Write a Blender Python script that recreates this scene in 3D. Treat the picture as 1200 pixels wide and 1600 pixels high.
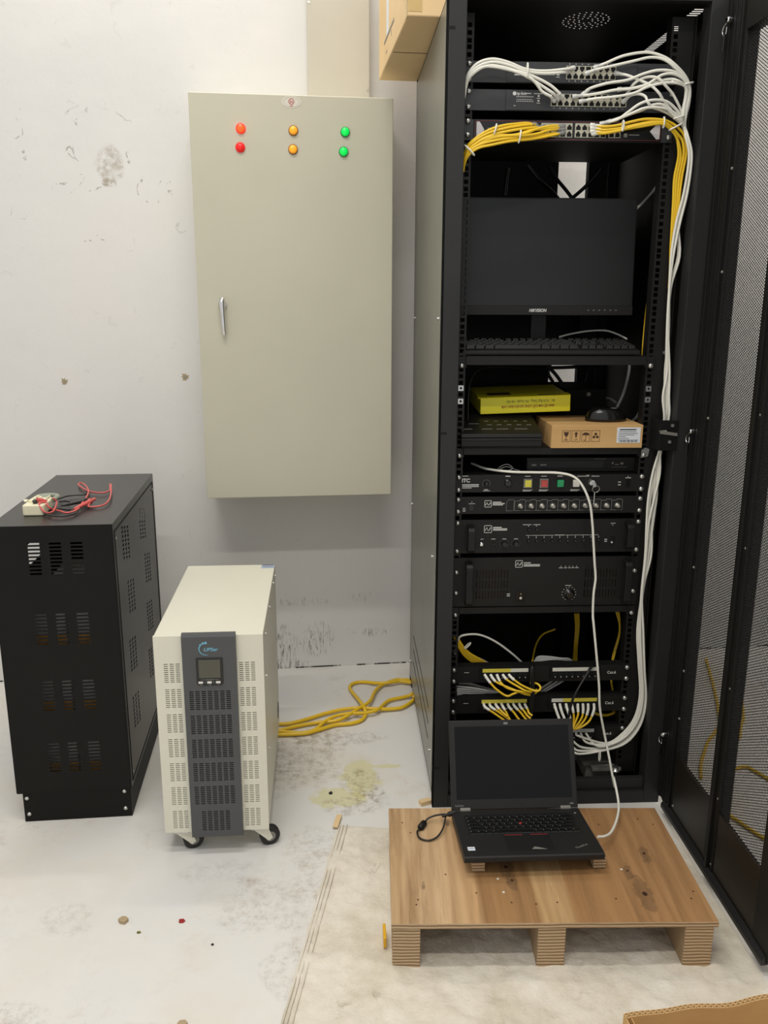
import bpy, math, random
import numpy as np
from mathutils import Vector, Matrix
random.seed(7)
for o in list(bpy.data.objects): bpy.data.objects.remove(o)
SC = bpy.context.scene
COL = SC.collection
K = 0.001          # everything below is written in millimetres

# ------------------------------------------------------------------ camera
f_px, yaw, pitch, roll, cx, cy, cz = 1334.95, 0.0494313, 0.2440051, 0.0039925, -289.506, -2084.309, 1323.50
f0 = Vector((math.sin(yaw), math.cos(yaw), 0)); r0 = Vector((math.cos(yaw), -math.sin(yaw), 0)); u0 = Vector((0, 0, 1))
fw = f0*math.cos(pitch) - u0*math.sin(pitch); up = u0*math.cos(pitch) + f0*math.sin(pitch)
rt = r0*math.cos(roll) + up*math.sin(roll); up2 = up*math.cos(roll) - r0*math.sin(roll)
cam_d = bpy.data.cameras.new('camera'); cam = bpy.data.objects.new('camera', cam_d); COL.objects.link(cam)
cam_d.sensor_fit = 'VERTICAL'; cam_d.sensor_height = 36; cam_d.lens = f_px/1600*36
cam_d.clip_start = .02; cam_d.clip_end = 60
mw = Matrix.Identity(4)
for i in range(3):
    mw[i][0] = rt[i]; mw[i][1] = up2[i]; mw[i][2] = -fw[i]
mw[0][3], mw[1][3], mw[2][3] = cx*K, cy*K, cz*K
cam.matrix_world = mw
SC.camera = cam

# ------------------------------------------------------------------ light
w = bpy.data.worlds.new('room_ambient'); SC.world = w; w.use_nodes = True
w.node_tree.nodes['Background'].inputs[0].default_value = (.97, .985, 1.0, 1)
w.node_tree.nodes['Background'].inputs[1].default_value = 0.69
def rect_light(name, x, y, z, lx, ly, power, col=(1, .955, .88)):
    l = bpy.data.lights.new(name, 'AREA'); l.shape = 'RECTANGLE'; l.size = lx*K; l.size_y = ly*K
    l.energy = power; l.color = col
    o = bpy.data.objects.new(name, l); COL.objects.link(o); o.location = (x*K, y*K, z*K)
    return o
rect_light('ceiling_tube_or_fill', -650, -2040, 3400, 1300, 60, 31)
rect_light('ceiling_tube_or_fill', -650, -800, 3400, 1300, 60, 25)
rect_light('ceiling_tube_or_fill', -650, 655, 3400, 1300, 60, 17)
rect_light('ceiling_tube_or_fill', 1250, 100, 2600, 300, 1200, 14)  # added fill lamp, not a ceiling tube: brightens the space behind the mesh door
SC.view_settings.view_transform = 'Standard'; SC.view_settings.look = 'None'
SC.view_settings.exposure = 0.07; SC.view_settings.gamma = 1.0; SC.view_settings.use_curve_mapping = False

# ------------------------------------------------------------------ materials
def srgb(h):
    if isinstance(h, str):
        h = [int(h[i:i+2], 16) for i in (0, 2, 4)]
    return tuple(((v/255)/12.92 if v/255 <= .04045 else ((v/255+.055)/1.055)**2.4) for v in h[:3]) + (1,)
class N:
    def __init__(s, name, rough=.5, metal=0., spec=.5):
        s.m = bpy.data.materials.new(name); s.m.use_nodes = True; s.t = s.m.node_tree
        s.b = s.t.nodes['Principled BSDF']
        s.b.inputs['Roughness'].default_value = rough; s.b.inputs['Metallic'].default_value = metal
        s.b.inputs['Specular IOR Level'].default_value = spec
    def n(s, ty, **kw):
        x = s.t.nodes.new(ty)
        for k, v in kw.items(): setattr(x, k, v)
        return x
    def l(s, a, b): s.t.links.new(a, b)
    def coord(s, scale=(1, 1, 1), kind='Object', loc=(0, 0, 0), rot=(0, 0, 0)):
        tc = s.n('ShaderNodeTexCoord'); mp = s.n('ShaderNodeMapping')
        mp.inputs['Scale'].default_value = scale; mp.inputs['Location'].default_value = loc; mp.inputs['Rotation'].default_value = rot
        s.l(tc.outputs[kind], mp.inputs[0]); return mp.outputs[0]
    def noise(s, vec, sc, det=4, rough=.55, dist=0):
        x = s.n('ShaderNodeTexNoise'); x.inputs['Scale'].default_value = sc; x.inputs['Detail'].default_value = det
        x.inputs['Roughness'].default_value = rough; x.inputs['Distortion'].default_value = dist
        s.l(vec, x.inputs['Vector']); return x.outputs['Fac']
    def ramp(s, fac, stops):
        x = s.n('ShaderNodeValToRGB'); e = x.color_ramp.elements
        while len(e) > 1: e.remove(e[-1])
        e[0].position = stops[0][0]; c = stops[0][1]; e[0].color = c if len(c) == 4 else srgb(c)
        for p, c in stops[1:]:
            q = e.new(p); q.color = c if len(c) == 4 else srgb(c)
        s.l(fac, x.inputs[0]); return x.outputs[0]
    def mix(s, fac, a, b, mode='MIX'):
        x = s.n('ShaderNodeMix', data_type='RGBA', blend_type=mode)
        for i, v in ((0, fac), (6, a), (7, b)):
            if hasattr(v, 'is_output'): s.l(v, x.inputs[i])
            else: x.inputs[i].default_value = v
        return x.outputs[2]
    def math(s, op, a, b=0.):
        x = s.n('ShaderNodeMath', operation=op)
        for i, v in ((0, a), (1, b)):
            if hasattr(v, 'is_output'): s.l(v, x.inputs[i])
            else: x.inputs[i].default_value = v
        return x.outputs[0]
    def bump(s, h, strength=.2, dist=.002):
        x = s.n('ShaderNodeBump'); x.inputs['Strength'].default_value = strength; x.inputs['Distance'].default_value = dist
        s.l(h, x.inputs['Height']); s.l(x.outputs[0], s.b.inputs['Normal'])
    def color(s, c): s.l(c, s.b.inputs['Base Color'])
MT = {}
def paint(name, col, rough=.5, metal=0., spec=.5, var=.06, grain=0., scale=6., emit=None):
    a = N(name, rough, metal, spec); c = srgb(col)
    v = a.noise(a.coord(), scale, 3)
    d = tuple(max(0, x*(1-var)) for x in c[:3])+(1,); e = tuple(min(1, x*(1+var)) for x in c[:3])+(1,)
    a.color(a.ramp(v, [(.3, d), (.7, e)]))
    if grain: a.bump(a.noise(a.coord(), 900, 2), grain, .0004)
    if emit:
        a.b.inputs['Emission Color'].default_value = srgb(emit[0]); a.b.inputs['Emission Strength'].default_value = emit[1]
    MT[name] = a.m; return a.m
paint('black_powder', (22, 21, 19), .5, spec=.3, grain=.25, var=.1)
paint('frame_black', (36, 36, 36), .5, spec=.35, grain=.3, var=.1)
paint('gear_black', (22, 21, 19), .48, spec=.32, grain=.2, var=.12)
paint('switch_grey', (50, 51, 53), .45, grain=.15)
paint('gloss_black', (20, 20, 19), .18, var=.05)
paint('matte_black', (10, 10, 9), .75, spec=.25, var=.1)
paint('void_black', (5, 5, 5), .9, var=.0)
paint('screen_black', (28, 30, 29), .36, spec=.35, var=.04)
paint('laptop_screen', (8, 8, 8), .25, spec=.22, var=.05)
paint('laptop_black', (30, 29, 28), .5, spec=.35, grain=.12)
paint('key_black', (22, 22, 22), .45)
paint('legend_white', (200, 200, 195), .5, var=.02)
paint('legend_grey', (120, 120, 116), .5, var=.02)
paint('cable_white', (226, 224, 212), .38, var=.03)
paint('cable_grey', (170, 170, 165), .4, var=.03)
paint('cable_yellow', (226, 186, 36), .38, var=.06)
paint('cable_black', (16, 16, 16), .4)
paint('boot_clear', (205, 205, 200), .25, var=.04)
paint('zinc', (200, 200, 196), .28, metal=.9, var=.05)
paint('chrome', (225, 225, 225), .1, metal=1., var=.02)
paint('cabinet_beige', (196, 192, 172), .38, var=.03, scale=3)
paint('cabinet_edge', (214, 211, 194), .35, var=.02)
paint('duct_beige', (196, 190, 174), .4, var=.03)
paint('ups_white', (214, 211, 194), .38, var=.02)
paint('ups_grey', (72, 73, 74), .42, grain=.15, var=.04)
paint('batt_black', (13, 12, 9), .55, spec=.22, grain=.15, var=.15)
paint('batt_side', (40, 38, 36), .32, grain=.08, var=.08)
paint('port_silver', (190, 185, 165), .35, metal=.4)
paint('label_white', (214, 218, 222), .5, var=.03)
paint('label_blue', (158, 170, 190), .5, var=.05)
paint('strip_yellow', (212, 196, 70), .5, var=.08)
paint('strip_white', (212, 210, 196), .5, var=.05)
paint('red_trim', (112, 36, 40), .5)
paint('chevron', (205, 200, 200), .4)
paint('btn_yellow', (205, 196, 70), .35); paint('btn_red', (180, 70, 62), .35)
paint('btn_green', (34, 150, 92), .35); paint('btn_white', (216, 212, 204), .35)
paint('knob_silver', (165, 162, 152), .35, metal=.5)
paint('ind_red_lit', (255, 60, 30), .3, emit=((255, 88, 24), 1.1)); paint('ind_red', (226, 26, 26), .3, emit=((225, 20, 20), .25))
paint('ind_red_ring', (235, 20, 24), .3, emit=((255, 20, 24), .8))
paint('ind_amber', (250, 170, 40), .3, emit=((250, 160, 30), .3)); paint('amber_ring', (150, 96, 30), .35)
paint('ind_green', (0, 225, 90), .3, emit=((0, 230, 80), .45)); paint('green_ring', (20, 140, 66), .35)
paint('box_yellow', (238, 226, 40), .42, var=.04)
paint('ink_red', (150, 40, 20), .5); paint('ink_olive', (96, 96, 20), .5); paint('ink_brown', (66, 40, 20), .6); paint('ink_red_stamp', (190, 70, 70), .5)
paint('ink_blue', (60, 110, 170), .5)
paint('logo_blue', (110, 176, 200), .4)
paint('lcd_dark', (78, 76, 64), .2, var=.1)
paint('meter_cream', (226, 220, 190), .4); paint('meter_grey', (140, 146, 130), .45)
paint('lead_red', (205, 92, 88), .4); paint('lead_black', (42, 42, 40), .4)
paint('rubber', (26, 25, 24), .6); paint('hub_grey', (120, 118, 110), .45)
paint('wall_paint_dark', (60, 60, 58), .8)
paint('sticker_tan', (225, 150, 60), .6)
paint('batt_beige', (240, 176, 92), .6); paint('batt_grey', (190, 190, 186), .5)
paint('tape_clear', (196, 168, 112), .18)
paint('plastic_yellow', (222, 170, 26), .4); paint('chip_red', (150, 34, 30), .5); paint('chip_tan', (168, 148, 116), .7)

# side panel of the rack: satin grey-green with white scuffs
a = N('rack_side_paint', .3, spec=.5)
nz = a.noise(a.coord(), 2.5, 3)
base = a.ramp(nz, [(.3, (100, 100, 92)), (.7, (118, 118, 108))])
sc = a.noise(a.coord((1, 9, 1.6)), 7, 5, .6, .6)
gate = a.noise(a.coord((1, 1, 1), loc=(3, 1, 0)), 2.2, 2)
m_ = a.math('MULTIPLY', a.ramp(sc, [(.6, (0, 0, 0, 1)), (.66, (1, 1, 1, 1))]), a.ramp(gate, [(.56, (0, 0, 0, 1)), (.64, (1, 1, 1, 1))]))
a.color(a.mix(m_, base, srgb((178, 178, 168)))); MT['rack_side'] = a.m

# wall: old painted plaster
a = N('plaster_wall', .55, spec=.35)
v = a.coord()
base = a.ramp(a.noise(v, 1.4, 4), [(.3, (214, 213, 211)), (.55, (221, 219, 215)), (.75, (224, 217, 214))])
# hairline cracks and chips, thickest in one patch left of the cabinet
tc = a.n('ShaderNodeTexCoord'); sx = a.n('ShaderNodeSeparateXYZ'); a.l(tc.outputs['Object'], sx.inputs[0])
def patch_mask(x, z, rx, rz, jag=.8):
    u_ = a.math('DIVIDE', a.math('SUBTRACT', sx.outputs['X'], x), rx); w_ = a.math('DIVIDE', a.math('SUBTRACT', sx.outputs['Z'], z), rz)
    q = a.math('SQRT', a.math('ADD', a.math('MULTIPLY', u_, u_), a.math('MULTIPLY', w_, w_)))
    q = a.math('ADD', q, a.math('MULTIPLY', a.math('SUBTRACT', a.noise(a.coord(), 9, 5), .5), jag))
    mr = a.n('ShaderNodeMapRange'); a.l(q, mr.inputs[0]); mr.inputs[1].default_value = 1.05; mr.inputs[2].default_value = .75; mr.inputs[3].default_value = 0; mr.inputs[4].default_value = 1
    return mr.outputs[0]
def ridge(sc, w_, loc=(0, 0, 0), scale=(1, 1, 1)):
    r_ = a.math('ABSOLUTE', a.math('SUBTRACT', a.noise(a.coord(scale, loc=loc), sc, 3, .5, .6), .5))
    mr = a.n('ShaderNodeMapRange'); a.l(r_, mr.inputs[0]); mr.inputs[1].default_value = w_; mr.inputs[2].default_value = w_*.3; mr.inputs[3].default_value = 0; mr.inputs[4].default_value = 1
    g_ = a.ramp(a.noise(a.coord(loc=(loc[0]+3, 1, 2)), 13, 4, .7), [(.56, (0, 0, 0, 1)), (.6, (1, 1, 1, 1))])
    return a.math('MULTIPLY', mr.outputs[0], g_)
zone = a.math('ADD', patch_mask(-.53, 1.68, .3, .24, 1.2), .16)
c1 = a.mix(a.math('MULTIPLY', a.math('MULTIPLY', ridge(7, .012), zone), .6), base, srgb((132, 128, 120)))
rag = a.ramp(a.noise(a.coord(), 42, 9, .8), [(.42, (0, 0, 0, 1)), (.6, (1, 1, 1, 1))])
c1 = a.mix(a.math('MULTIPLY', a.math('MULTIPLY', patch_mask(-.465, 1.735, .045, .05, 2.2), rag), .8), c1, srgb((168, 158, 142)))
c1 = a.mix(a.math('MULTIPLY', a.math('MULTIPLY', patch_mask(-.472, 1.675, .022, .014, 2), rag), .9), c1, srgb((160, 148, 130)))
specks = a.ramp(a.noise(a.coord(), 70, 2), [(.79, (0, 0, 0, 1)), (.81, (1, 1, 1, 1))])
c1 = a.mix(a.math('MULTIPLY', specks, .8), c1, srgb((110, 106, 98)))
# upright brush scratches near the foot of the wall and the open joint with the floor
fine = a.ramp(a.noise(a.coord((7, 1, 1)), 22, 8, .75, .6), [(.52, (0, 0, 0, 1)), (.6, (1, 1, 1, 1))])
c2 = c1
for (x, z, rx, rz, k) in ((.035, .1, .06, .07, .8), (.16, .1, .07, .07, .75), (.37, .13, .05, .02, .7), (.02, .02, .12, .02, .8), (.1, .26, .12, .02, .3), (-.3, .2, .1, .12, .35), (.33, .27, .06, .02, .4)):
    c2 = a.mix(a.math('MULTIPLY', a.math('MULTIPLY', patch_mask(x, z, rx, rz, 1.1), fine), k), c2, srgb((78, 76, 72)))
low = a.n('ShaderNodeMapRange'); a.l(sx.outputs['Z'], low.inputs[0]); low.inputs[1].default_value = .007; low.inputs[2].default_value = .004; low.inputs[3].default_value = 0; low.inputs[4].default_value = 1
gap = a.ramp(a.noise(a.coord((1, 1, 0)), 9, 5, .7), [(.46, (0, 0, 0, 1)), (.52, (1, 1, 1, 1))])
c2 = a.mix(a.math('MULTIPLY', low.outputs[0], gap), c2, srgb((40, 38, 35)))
a.color(c2)
a.bump(a.noise(v, 12, 6, .6), .25, .006); MT['wall'] = a.m

# floor: light grey epoxy, scuffed and dusty
a = N('painted_floor', .42, spec=.4)
v = a.coord()
base = a.ramp(a.noise(v, 2.2, 5, .6), [(.3, (213, 213, 212)), (.5, (217, 214, 208)), (.7, (212, 205, 192))])
d1 = a.ramp(a.noise(v, 17, 10, .78, .4), [(.5, (0, 0, 0, 1)), (.75, (1, 1, 1, 1))])
g1 = a.ramp(a.noise(a.coord(loc=(.4, .2, 0)), 3.1, 3), [(.46, (0, 0, 0, 1)), (.7, (1, 1, 1, 1))])
c = a.mix(a.math('MULTIPLY', a.math('MULTIPLY', d1, g1), .85), base, srgb((172, 152, 122)))
# two dirt patches and the yellow stain, each with a ragged outline
def blob(a, x, y, rx, ry, jag, sc):
    tc = a.n('ShaderNodeTexCoord'); mp = a.n('ShaderNodeMapping'); mp.vector_type = 'POINT'
    a.l(tc.outputs['Object'], mp.inputs[0]); mp.inputs['Location'].default_value = (-x/rx, -y/ry, 0); mp.inputs['Scale'].default_value = (1/rx, 1/ry, 0)
    ln = a.n('ShaderNodeVectorMath', operation='LENGTH'); a.l(mp.outputs[0], ln.inputs[0])
    nn = a.noise(a.coord(), sc, 6, .65)
    q = a.math('ADD', ln.outputs['Value'], a.math('MULTIPLY', a.math('SUBTRACT', nn, .5), jag))
    mr = a.n('ShaderNodeMapRange'); a.l(q, mr.inputs[0]); mr.inputs[1].default_value = 1.05; mr.inputs[2].default_value = .8; mr.inputs[3].default_value = 0; mr.inputs[4].default_value = 1
    return mr.outputs[0]
for (x, y, rx, ry) in ((-.245, .10, .055, .10), (-.31, .0, .075, .05), (-.175, .155, .05, .012)):
    c = a.mix(a.math('MULTIPLY', blob(a, x, y, rx, ry, 2.2, 22), .62), c, srgb((206, 200, 140)))
fine = a.ramp(a.noise(v, 34, 10, .85), [(.47, (0, 0, 0, 1)), (.66, (1, 1, 1, 1))])
for (x, y, rx, ry, k) in ((-.27, -.04, .09, .05, .7), (-.41, .22, .13, .17, .75), (-.3, .33, .16, .05, .7), (-.5, .1, .08, .12, .4), (-.24, .06, .06, .09, .8), (-.225, .0, .05, .04, .7), (-.44, -.42, .16, .1, .45), (-.37, -.22, .07, .1, .5), (-.95, -.72, .1, .05, .5), (-.68, -.76, .09, .03, .45), (-.4, -.62, .06, .1, .45), (-.6, -.3, .1, .05, .3), (-.9, -.45, .07, .06, .35)):
    c = a.mix(a.math('MULTIPLY', a.math('MULTIPLY', blob(a, x, y, rx, ry, 1.6, 9), fine), k), c, srgb((130, 112, 86)))
a.color(c)
a.l(a.ramp(a.noise(v, 8, 5), [(.3, (.34, .34, .34, 1)), (.7, (.55, .55, .55, 1))]), a.b.inputs['Roughness'])
a.bump(a.noise(v, 40, 5, .6), .08, .002); MT['floor'] = a.m

# dusty fabric-like sheet on the floor
a = N('dusty_sheet', .8, spec=.2)
v = a.coord()
base = a.ramp(a.noise(v, 5, 7, .65), [(.3, (196, 186, 166)), (.5, (220, 212, 196)), (.7, (232, 227, 216))])
d1 = a.ramp(a.noise(v, 30, 9, .8, .6), [(.55, (0, 0, 0, 1)), (.72, (1, 1, 1, 1))])
g1 = a.ramp(a.noise(a.coord(loc=(.7, .2, 0)), 4.2, 3), [(.45, (0, 0, 0, 1)), (.62, (1, 1, 1, 1))])
a.color(a.mix(a.math('MULTIPLY', a.math('MULTIPLY', d1, g1), .7), base, srgb((138, 124, 98))))
a.bump(a.noise(v, 14, 8, .7), .8, .012); MT['sheet'] = a.m

# plywood face of the pallet: long cathedral grain along y, knots, board tones across x
a = N('plywood_face', .5, spec=.35)
tc = a.n('ShaderNodeTexCoord'); sx = a.n('ShaderNodeSeparateXYZ'); a.l(tc.outputs['Object'], sx.inputs[0])
wv = a.n('ShaderNodeTexWave', wave_type='BANDS', bands_direction='X'); a.l(a.coord((1, .13, 1)), wv.inputs['Vector'])
wv.inputs['Scale'].default_value = 9; wv.inputs['Distortion'].default_value = 9; wv.inputs['Detail'].default_value = 4; wv.inputs['Detail Scale'].default_value = 1.2
board = a.ramp(sx.outputs['X'], [(0, (184, 152, 112)), (.09, (198, 168, 130)), (.185, (190, 152, 108)), (.192, (160, 122, 80)), (.30, (164, 126, 84)), (.306, (182, 148, 104)), (.37, (184, 150, 106)), (.376, (160, 120, 78)), (.66, (168, 128, 86))])
c = a.mix(a.math('MULTIPLY', wv.outputs['Fac'], .34), board, srgb((140, 102, 64)))
st = a.ramp(a.noise(a.coord((14, .8, 1)), 3.2, 7, .7, .4), [(.46, (0, 0, 0, 1)), (.68, (1, 1, 1, 1))])
c = a.mix(a.math('MULTIPLY', st, .6), c, srgb((118, 86, 56)))
for (x, y, r_) in ((.255, .175, .02), (.262, .13, .014), (.455, .2, .02), (.475, .255, .012), (.535, .085, .026), (.575, .22, .016), (.52, .16, .012), (.07, .11, .006), (.14, .34, .006)):
    c = a.mix(a.math('MULTIPLY', blob(a, x, y, r_*.8, r_*2.3, 2.6, 34), .5), c, srgb((96, 74, 52)))
    c = a.mix(blob(a, x, y, r_*.22, r_*.28, .6, 60), c, srgb((58, 38, 26)))
a.color(c); MT['ply'] = a.m
# plywood edge: horizontal layers
a = N('plywood_edge', .7, spec=.2)
wv = a.n('ShaderNodeTexWave', wave_type='BANDS', bands_direction='Z'); a.l(a.coord((.6, .6, 1)), wv.inputs['Vector'])
wv.inputs['Scale'].default_value = 42; wv.inputs['Distortion'].default_value = 2.5; wv.inputs['Detail'].default_value = 3; wv.inputs['Detail Scale'].default_value = .6
a.color(a.ramp(wv.outputs['Fac'], [(.1, (128, 104, 78)), (.45, (176, 150, 118)), (.9, (192, 168, 136))])); a.bump(wv.outputs['Fac'], .4, .002); MT['ply_edge'] = a.m

a = N('cardboard_brown', .75, spec=.2)
a.color(a.ramp(a.noise(a.coord((1, 1, 3)), 5, 5), [(.3, (190, 150, 98)), (.7, (204, 166, 112))])); a.bump(a.noise(a.coord((1, 1, 30)), 6, 2), .1, .001); MT['card'] = a.m
a = N('cardboard_light', .75, spec=.2)
a.color(a.ramp(a.noise(a.coord(), 5, 5), [(.3, (214, 184, 138)), (.7, (224, 196, 152))])); MT['card_light'] = a.m
a = N('tarnished_kick_panel', .4, spec=.4)
a.color(a.ramp(a.noise(a.coord(), 3, 3), [(.3, (20, 17, 12)), (.7, (34, 26, 17))])); MT['kick'] = a.m

# ------------------------------------------------------------------ mesh builder
class MB:
    def __init__(s): s.v = []; s.f = []; s.sm = []; s.mi = []; s.cur = 0
    def add(s, vs, fs, smooth=False):
        b = len(s.v); s.v += [tuple(p) for p in vs]; s.f += [tuple(i+b for i in q) for q in fs]
        s.sm += [smooth]*len(fs); s.mi += [s.cur]*len(fs); return s
    def box(s, x0, y0, z0, x1, y1, z1):
        v = [(x, y, z) for z in (z0, z1) for y in (y0, y1) for x in (x0, x1)]
        return s.add(v, [(0, 2, 3, 1), (4, 5, 7, 6), (0, 1, 5, 4), (2, 6, 7, 3), (0, 4, 6, 2), (1, 3, 7, 5)])
    def hexa(s, v8):      # 8 corners ordered like box()
        return s.add(v8, [(0, 2, 3, 1), (4, 5, 7, 6), (0, 1, 5, 4), (2, 6, 7, 3), (0, 4, 6, 2), (1, 3, 7, 5)])
    def prism(s, poly, a0, a1, axis='x'):
        n = len(poly); ar = sum(poly[i][0]*poly[(i+1) % n][1]-poly[(i+1) % n][0]*poly[i][1] for i in range(n))
        if ar < 0: poly = poly[::-1]
        def P(u, w, t):
            return {'x': (t, u, w), 'y': (u, t, w), 'z': (u, w, t)}[axis]
        v = [P(u, w, a0) for u, w in poly]+[P(u, w, a1) for u, w in poly]
        f = [tuple(range(n))[::-1], tuple(range(n, 2*n))]+[(i, (i+1) % n, n+(i+1) % n, n+i) for i in range(n)]
        if axis == 'y': f = [q[::-1] for q in f]
        return s.add(v, f)
    def ring(s, c, r, u, w, n):
        return [tuple(c[k]+r*(math.cos(2*math.pi*i/n)*u[k]+math.sin(2*math.pi*i/n)*w[k]) for k in range(3)) for i in range(n)]
    def lathe(s, p, d, prof, n=24, sy=1.):          # prof: (distance along d, radius)
        d = Vector(d).normalized(); u = d.orthogonal().normalized(); w = d.cross(u)*sy
        rings = [s.ring(Vector(p)+d*t, max(r, 1e-4), u, w, n) for t, r in prof]
        v = [q for r in rings for q in r]; f = []
        for k in range(len(rings)-1):
            for i in range(n):
                j = (i+1) % n; f.append((k*n+i, k*n+j, (k+1)*n+j, (k+1)*n+i))
        s.add(v, f, True)
        m = len(prof)-1
        s.add(rings[0], [tuple(range(n))[::-1]]); s.add(rings[m], [tuple(range(n))]); return s
    def cyl(s, p, q, r, n=16):
        d = Vector(q)-Vector(p); return s.lathe(p, d, [(0, r), (d.length, r)], n)
    def tube(s, pts, r, n=8, sub=5, caps=True, closed=False):
        P = smooth_path(pts, sub) if sub > 1 else [Vector(p) for p in pts]
        rings = []; u = None
        for i, p in enumerate(P):
            t = (P[min(i+1, len(P)-1)]-P[max(i-1, 0)])
            if t.length < 1e-6: t = Vector((0, 0, 1))
            t.normalize()
            u = (t.orthogonal() if u is None else u-t*u.dot(t)).normalized(); w = t.cross(u)
            rr = r(i/(len(P)-1)) if callable(r) else r
            rings.append(s.ring(p, rr, u, w, n))
        v = [q for g in rings for q in g]
        f = [(k*n+i, k*n+(i+1) % n, (k+1)*n+(i+1) % n, (k+1)*n+i) for k in range(len(P)-1) for i in range(n)]
        s.add(v, f, True)
        if caps:
            s.add(rings[0], [tuple(range(n))[::-1]]); s.add(rings[-1], [tuple(range(n))])
        return s
    def plate(s, w, h, holes, t, y=0, x0=0, z0=0):
        """sheet in the xz plane facing -y with real rectangular holes (x,z,x2,z2); y = front face"""
        xs = sorted(set([0, w]+[q[0] for q in holes]+[q[2] for q in holes])); zs = sorted(set([0, h]+[q[1] for q in holes]+[q[3] for q in holes]))
        nx, nz = len(xs)-1, len(zs)-1; g = np.ones((nx, nz), bool); ix = {v: i for i, v in enumerate(xs)}; iz = {v: i for i, v in enumerate(zs)}
        for q in holes: g[ix[q[0]]:ix[q[2]], iz[q[1]]:iz[q[3]]] = False
        V = []; F = []; id = lambda i, k, b: (i*(nz+1)+k)*2+b
        for i in range(nx+1):
            for k in range(nz+1):
                V += [(x0+xs[i], y, z0+zs[k]), (x0+xs[i], y+t, z0+zs[k])]
        for i in range(nx):
            for k in range(nz):
                if not g[i, k]: continue
                F.append((id(i, k, 0), id(i+1, k, 0), id(i+1, k+1, 0), id(i, k+1, 0)))
                F.append((id(i, k, 1), id(i, k+1, 1), id(i+1, k+1, 1), id(i+1, k, 1)))
                if i == 0 or not g[i-1, k]: F.append((id(i, k, 0), id(i, k+1, 0), id(i, k+1, 1), id(i, k, 1)))
                if i == nx-1 or not g[i+1, k]: F.append((id(i+1, k, 0), id(i+1, k, 1), id(i+1, k+1, 1), id(i+1, k+1, 0)))
                if k == 0 or not g[i, k-1]: F.append((id(i, k, 0), id(i, k, 1), id(i+1, k, 1), id(i+1, k, 0)))
                if k == nz-1 or not g[i, k+1]: F.append((id(i, k+1, 0), id(i+1, k+1, 0), id(i+1, k+1, 1), id(i, k+1, 1)))
        return s.add(V, F)
    def text(s, body, size, x, y, z, rot=0, mirror=False, depth=.3, align='LEFT', bold=0., sx=1., M=None, shear=0.):
        vs, fs = text_geo(body, align, bold, shear)
        R = Matrix.Rotation(rot, 3, 'Y')
        out = []
        for p in vs:
            q = R @ Vector((p[0]*size*sx, 0, p[1]*size)); q = Vector((x, y-depth, z))+q
            out.append(M @ q if M else q)
        return s.add(out, fs)
    def xf(s, M, start=0):
        s.v[start:] = [tuple(M @ Vector(p)) for p in s.v[start:]]; return s
    def build(s, name, mats, parent=None, bevel=0., seg=2, loc=None, rotz=0.):
        me = bpy.data.meshes.new(name)
        me.from_pydata([(p[0]*K, p[1]*K, p[2]*K) for p in s.v], [], s.f)
        me.polygons.foreach_set('use_smooth', s.sm); me.polygons.foreach_set('material_index', s.mi)
        for m in (mats if isinstance(mats, (list, tuple)) else [mats]): me.materials.append(MT[m])
        me.update()
        o = bpy.data.objects.new(name, me); COL.objects.link(o)
        if parent: o.parent = parent
        if loc is not None: o.location = tuple(c*K for c in loc)
        o.rotation_euler[2] = rotz
        if bevel:
            b = o.modifiers.new('bevel', 'BEVEL'); b.width = bevel*K; b.segments = seg; b.limit_method = 'ANGLE'; b.angle_limit = .7
            b.harden_normals = False
        return o
def smooth_path(pts, sub=5):
    P = [Vector(p) for p in pts]; Q = [P[0]*2-P[1]]+P+[P[-1]*2-P[-2]]; out = []
    for i in range(1, len(Q)-2):
        a, b, c, d = Q[i-1:i+3]
        for k in range(sub):
            t = k/sub
            out.append(.5*((2*b)+(c-a)*t+(2*a-5*b+4*c-d)*t*t+(3*b-a-3*c+d)*t**3))
    out.append(P[-1]); return out
_tc = {}
def text_geo(body, align, bold, shear=0.):
    k = (body, align, bold, shear)
    if k not in _tc:
        cu = bpy.data.curves.new('t', 'FONT'); cu.body = body; cu.align_x = align; cu.offset = bold; cu.shear = shear; cu.resolution_u = 3
        o = bpy.data.objects.new('t', cu); COL.objects.link(o)
        bpy.context.view_layer.update()
        me = bpy.data.meshes.new_from_object(o.evaluated_get(bpy.context.evaluated_depsgraph_get()))
        _tc[k] = ([tuple(v.co) for v in me.vertices], [tuple(p.vertices) for p in me.polygons])
        bpy.data.objects.remove(o); bpy.data.meshes.remove(me); bpy.data.curves.remove(cu)
    return _tc[k]
def tag(o, label, cat, group=None, kind=None):
    o['label'] = label; o['category'] = cat
    if group: o['group'] = group
    if kind: o['kind'] = kind
    return o
def thing(name, label, cat, loc=(0, 0, 0), rotz=0., group=None):
    o = bpy.data.objects.new(name, None); COL.objects.link(o); o.empty_display_size = .05
    o.location = tuple(c*K for c in loc); o.rotation_euler[2] = rotz
    return tag(o, label, cat, group)
def struct(o): o['kind'] = 'structure'; return o
def copy_tree(o, parent=None):
    c = o.copy(); COL.objects.link(c); c.parent = parent if parent else None
    for ch in list(o.children): copy_tree(ch, c)
    return c
def bars(mb, items, y):           # unreadably small printing shown as short dashes
    for x, z, w, h in items: mb.box(x, y-.25, z, x+w, y, z+h)
    return mb
def wmat(o):
    m = Matrix.Identity(4)
    while o: m = o.matrix_basis @ m; o = o.parent
    return m
def WB(mb, name, mats, parent, bevel=0., seg=2):        # mesh given in room coordinates (mm), put under its thing
    i = wmat(parent).inverted(); i3 = i.copy(); i3.translation = i.translation/K
    mb.xf(i3); return mb.build(name, mats, parent, bevel, seg)
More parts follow.
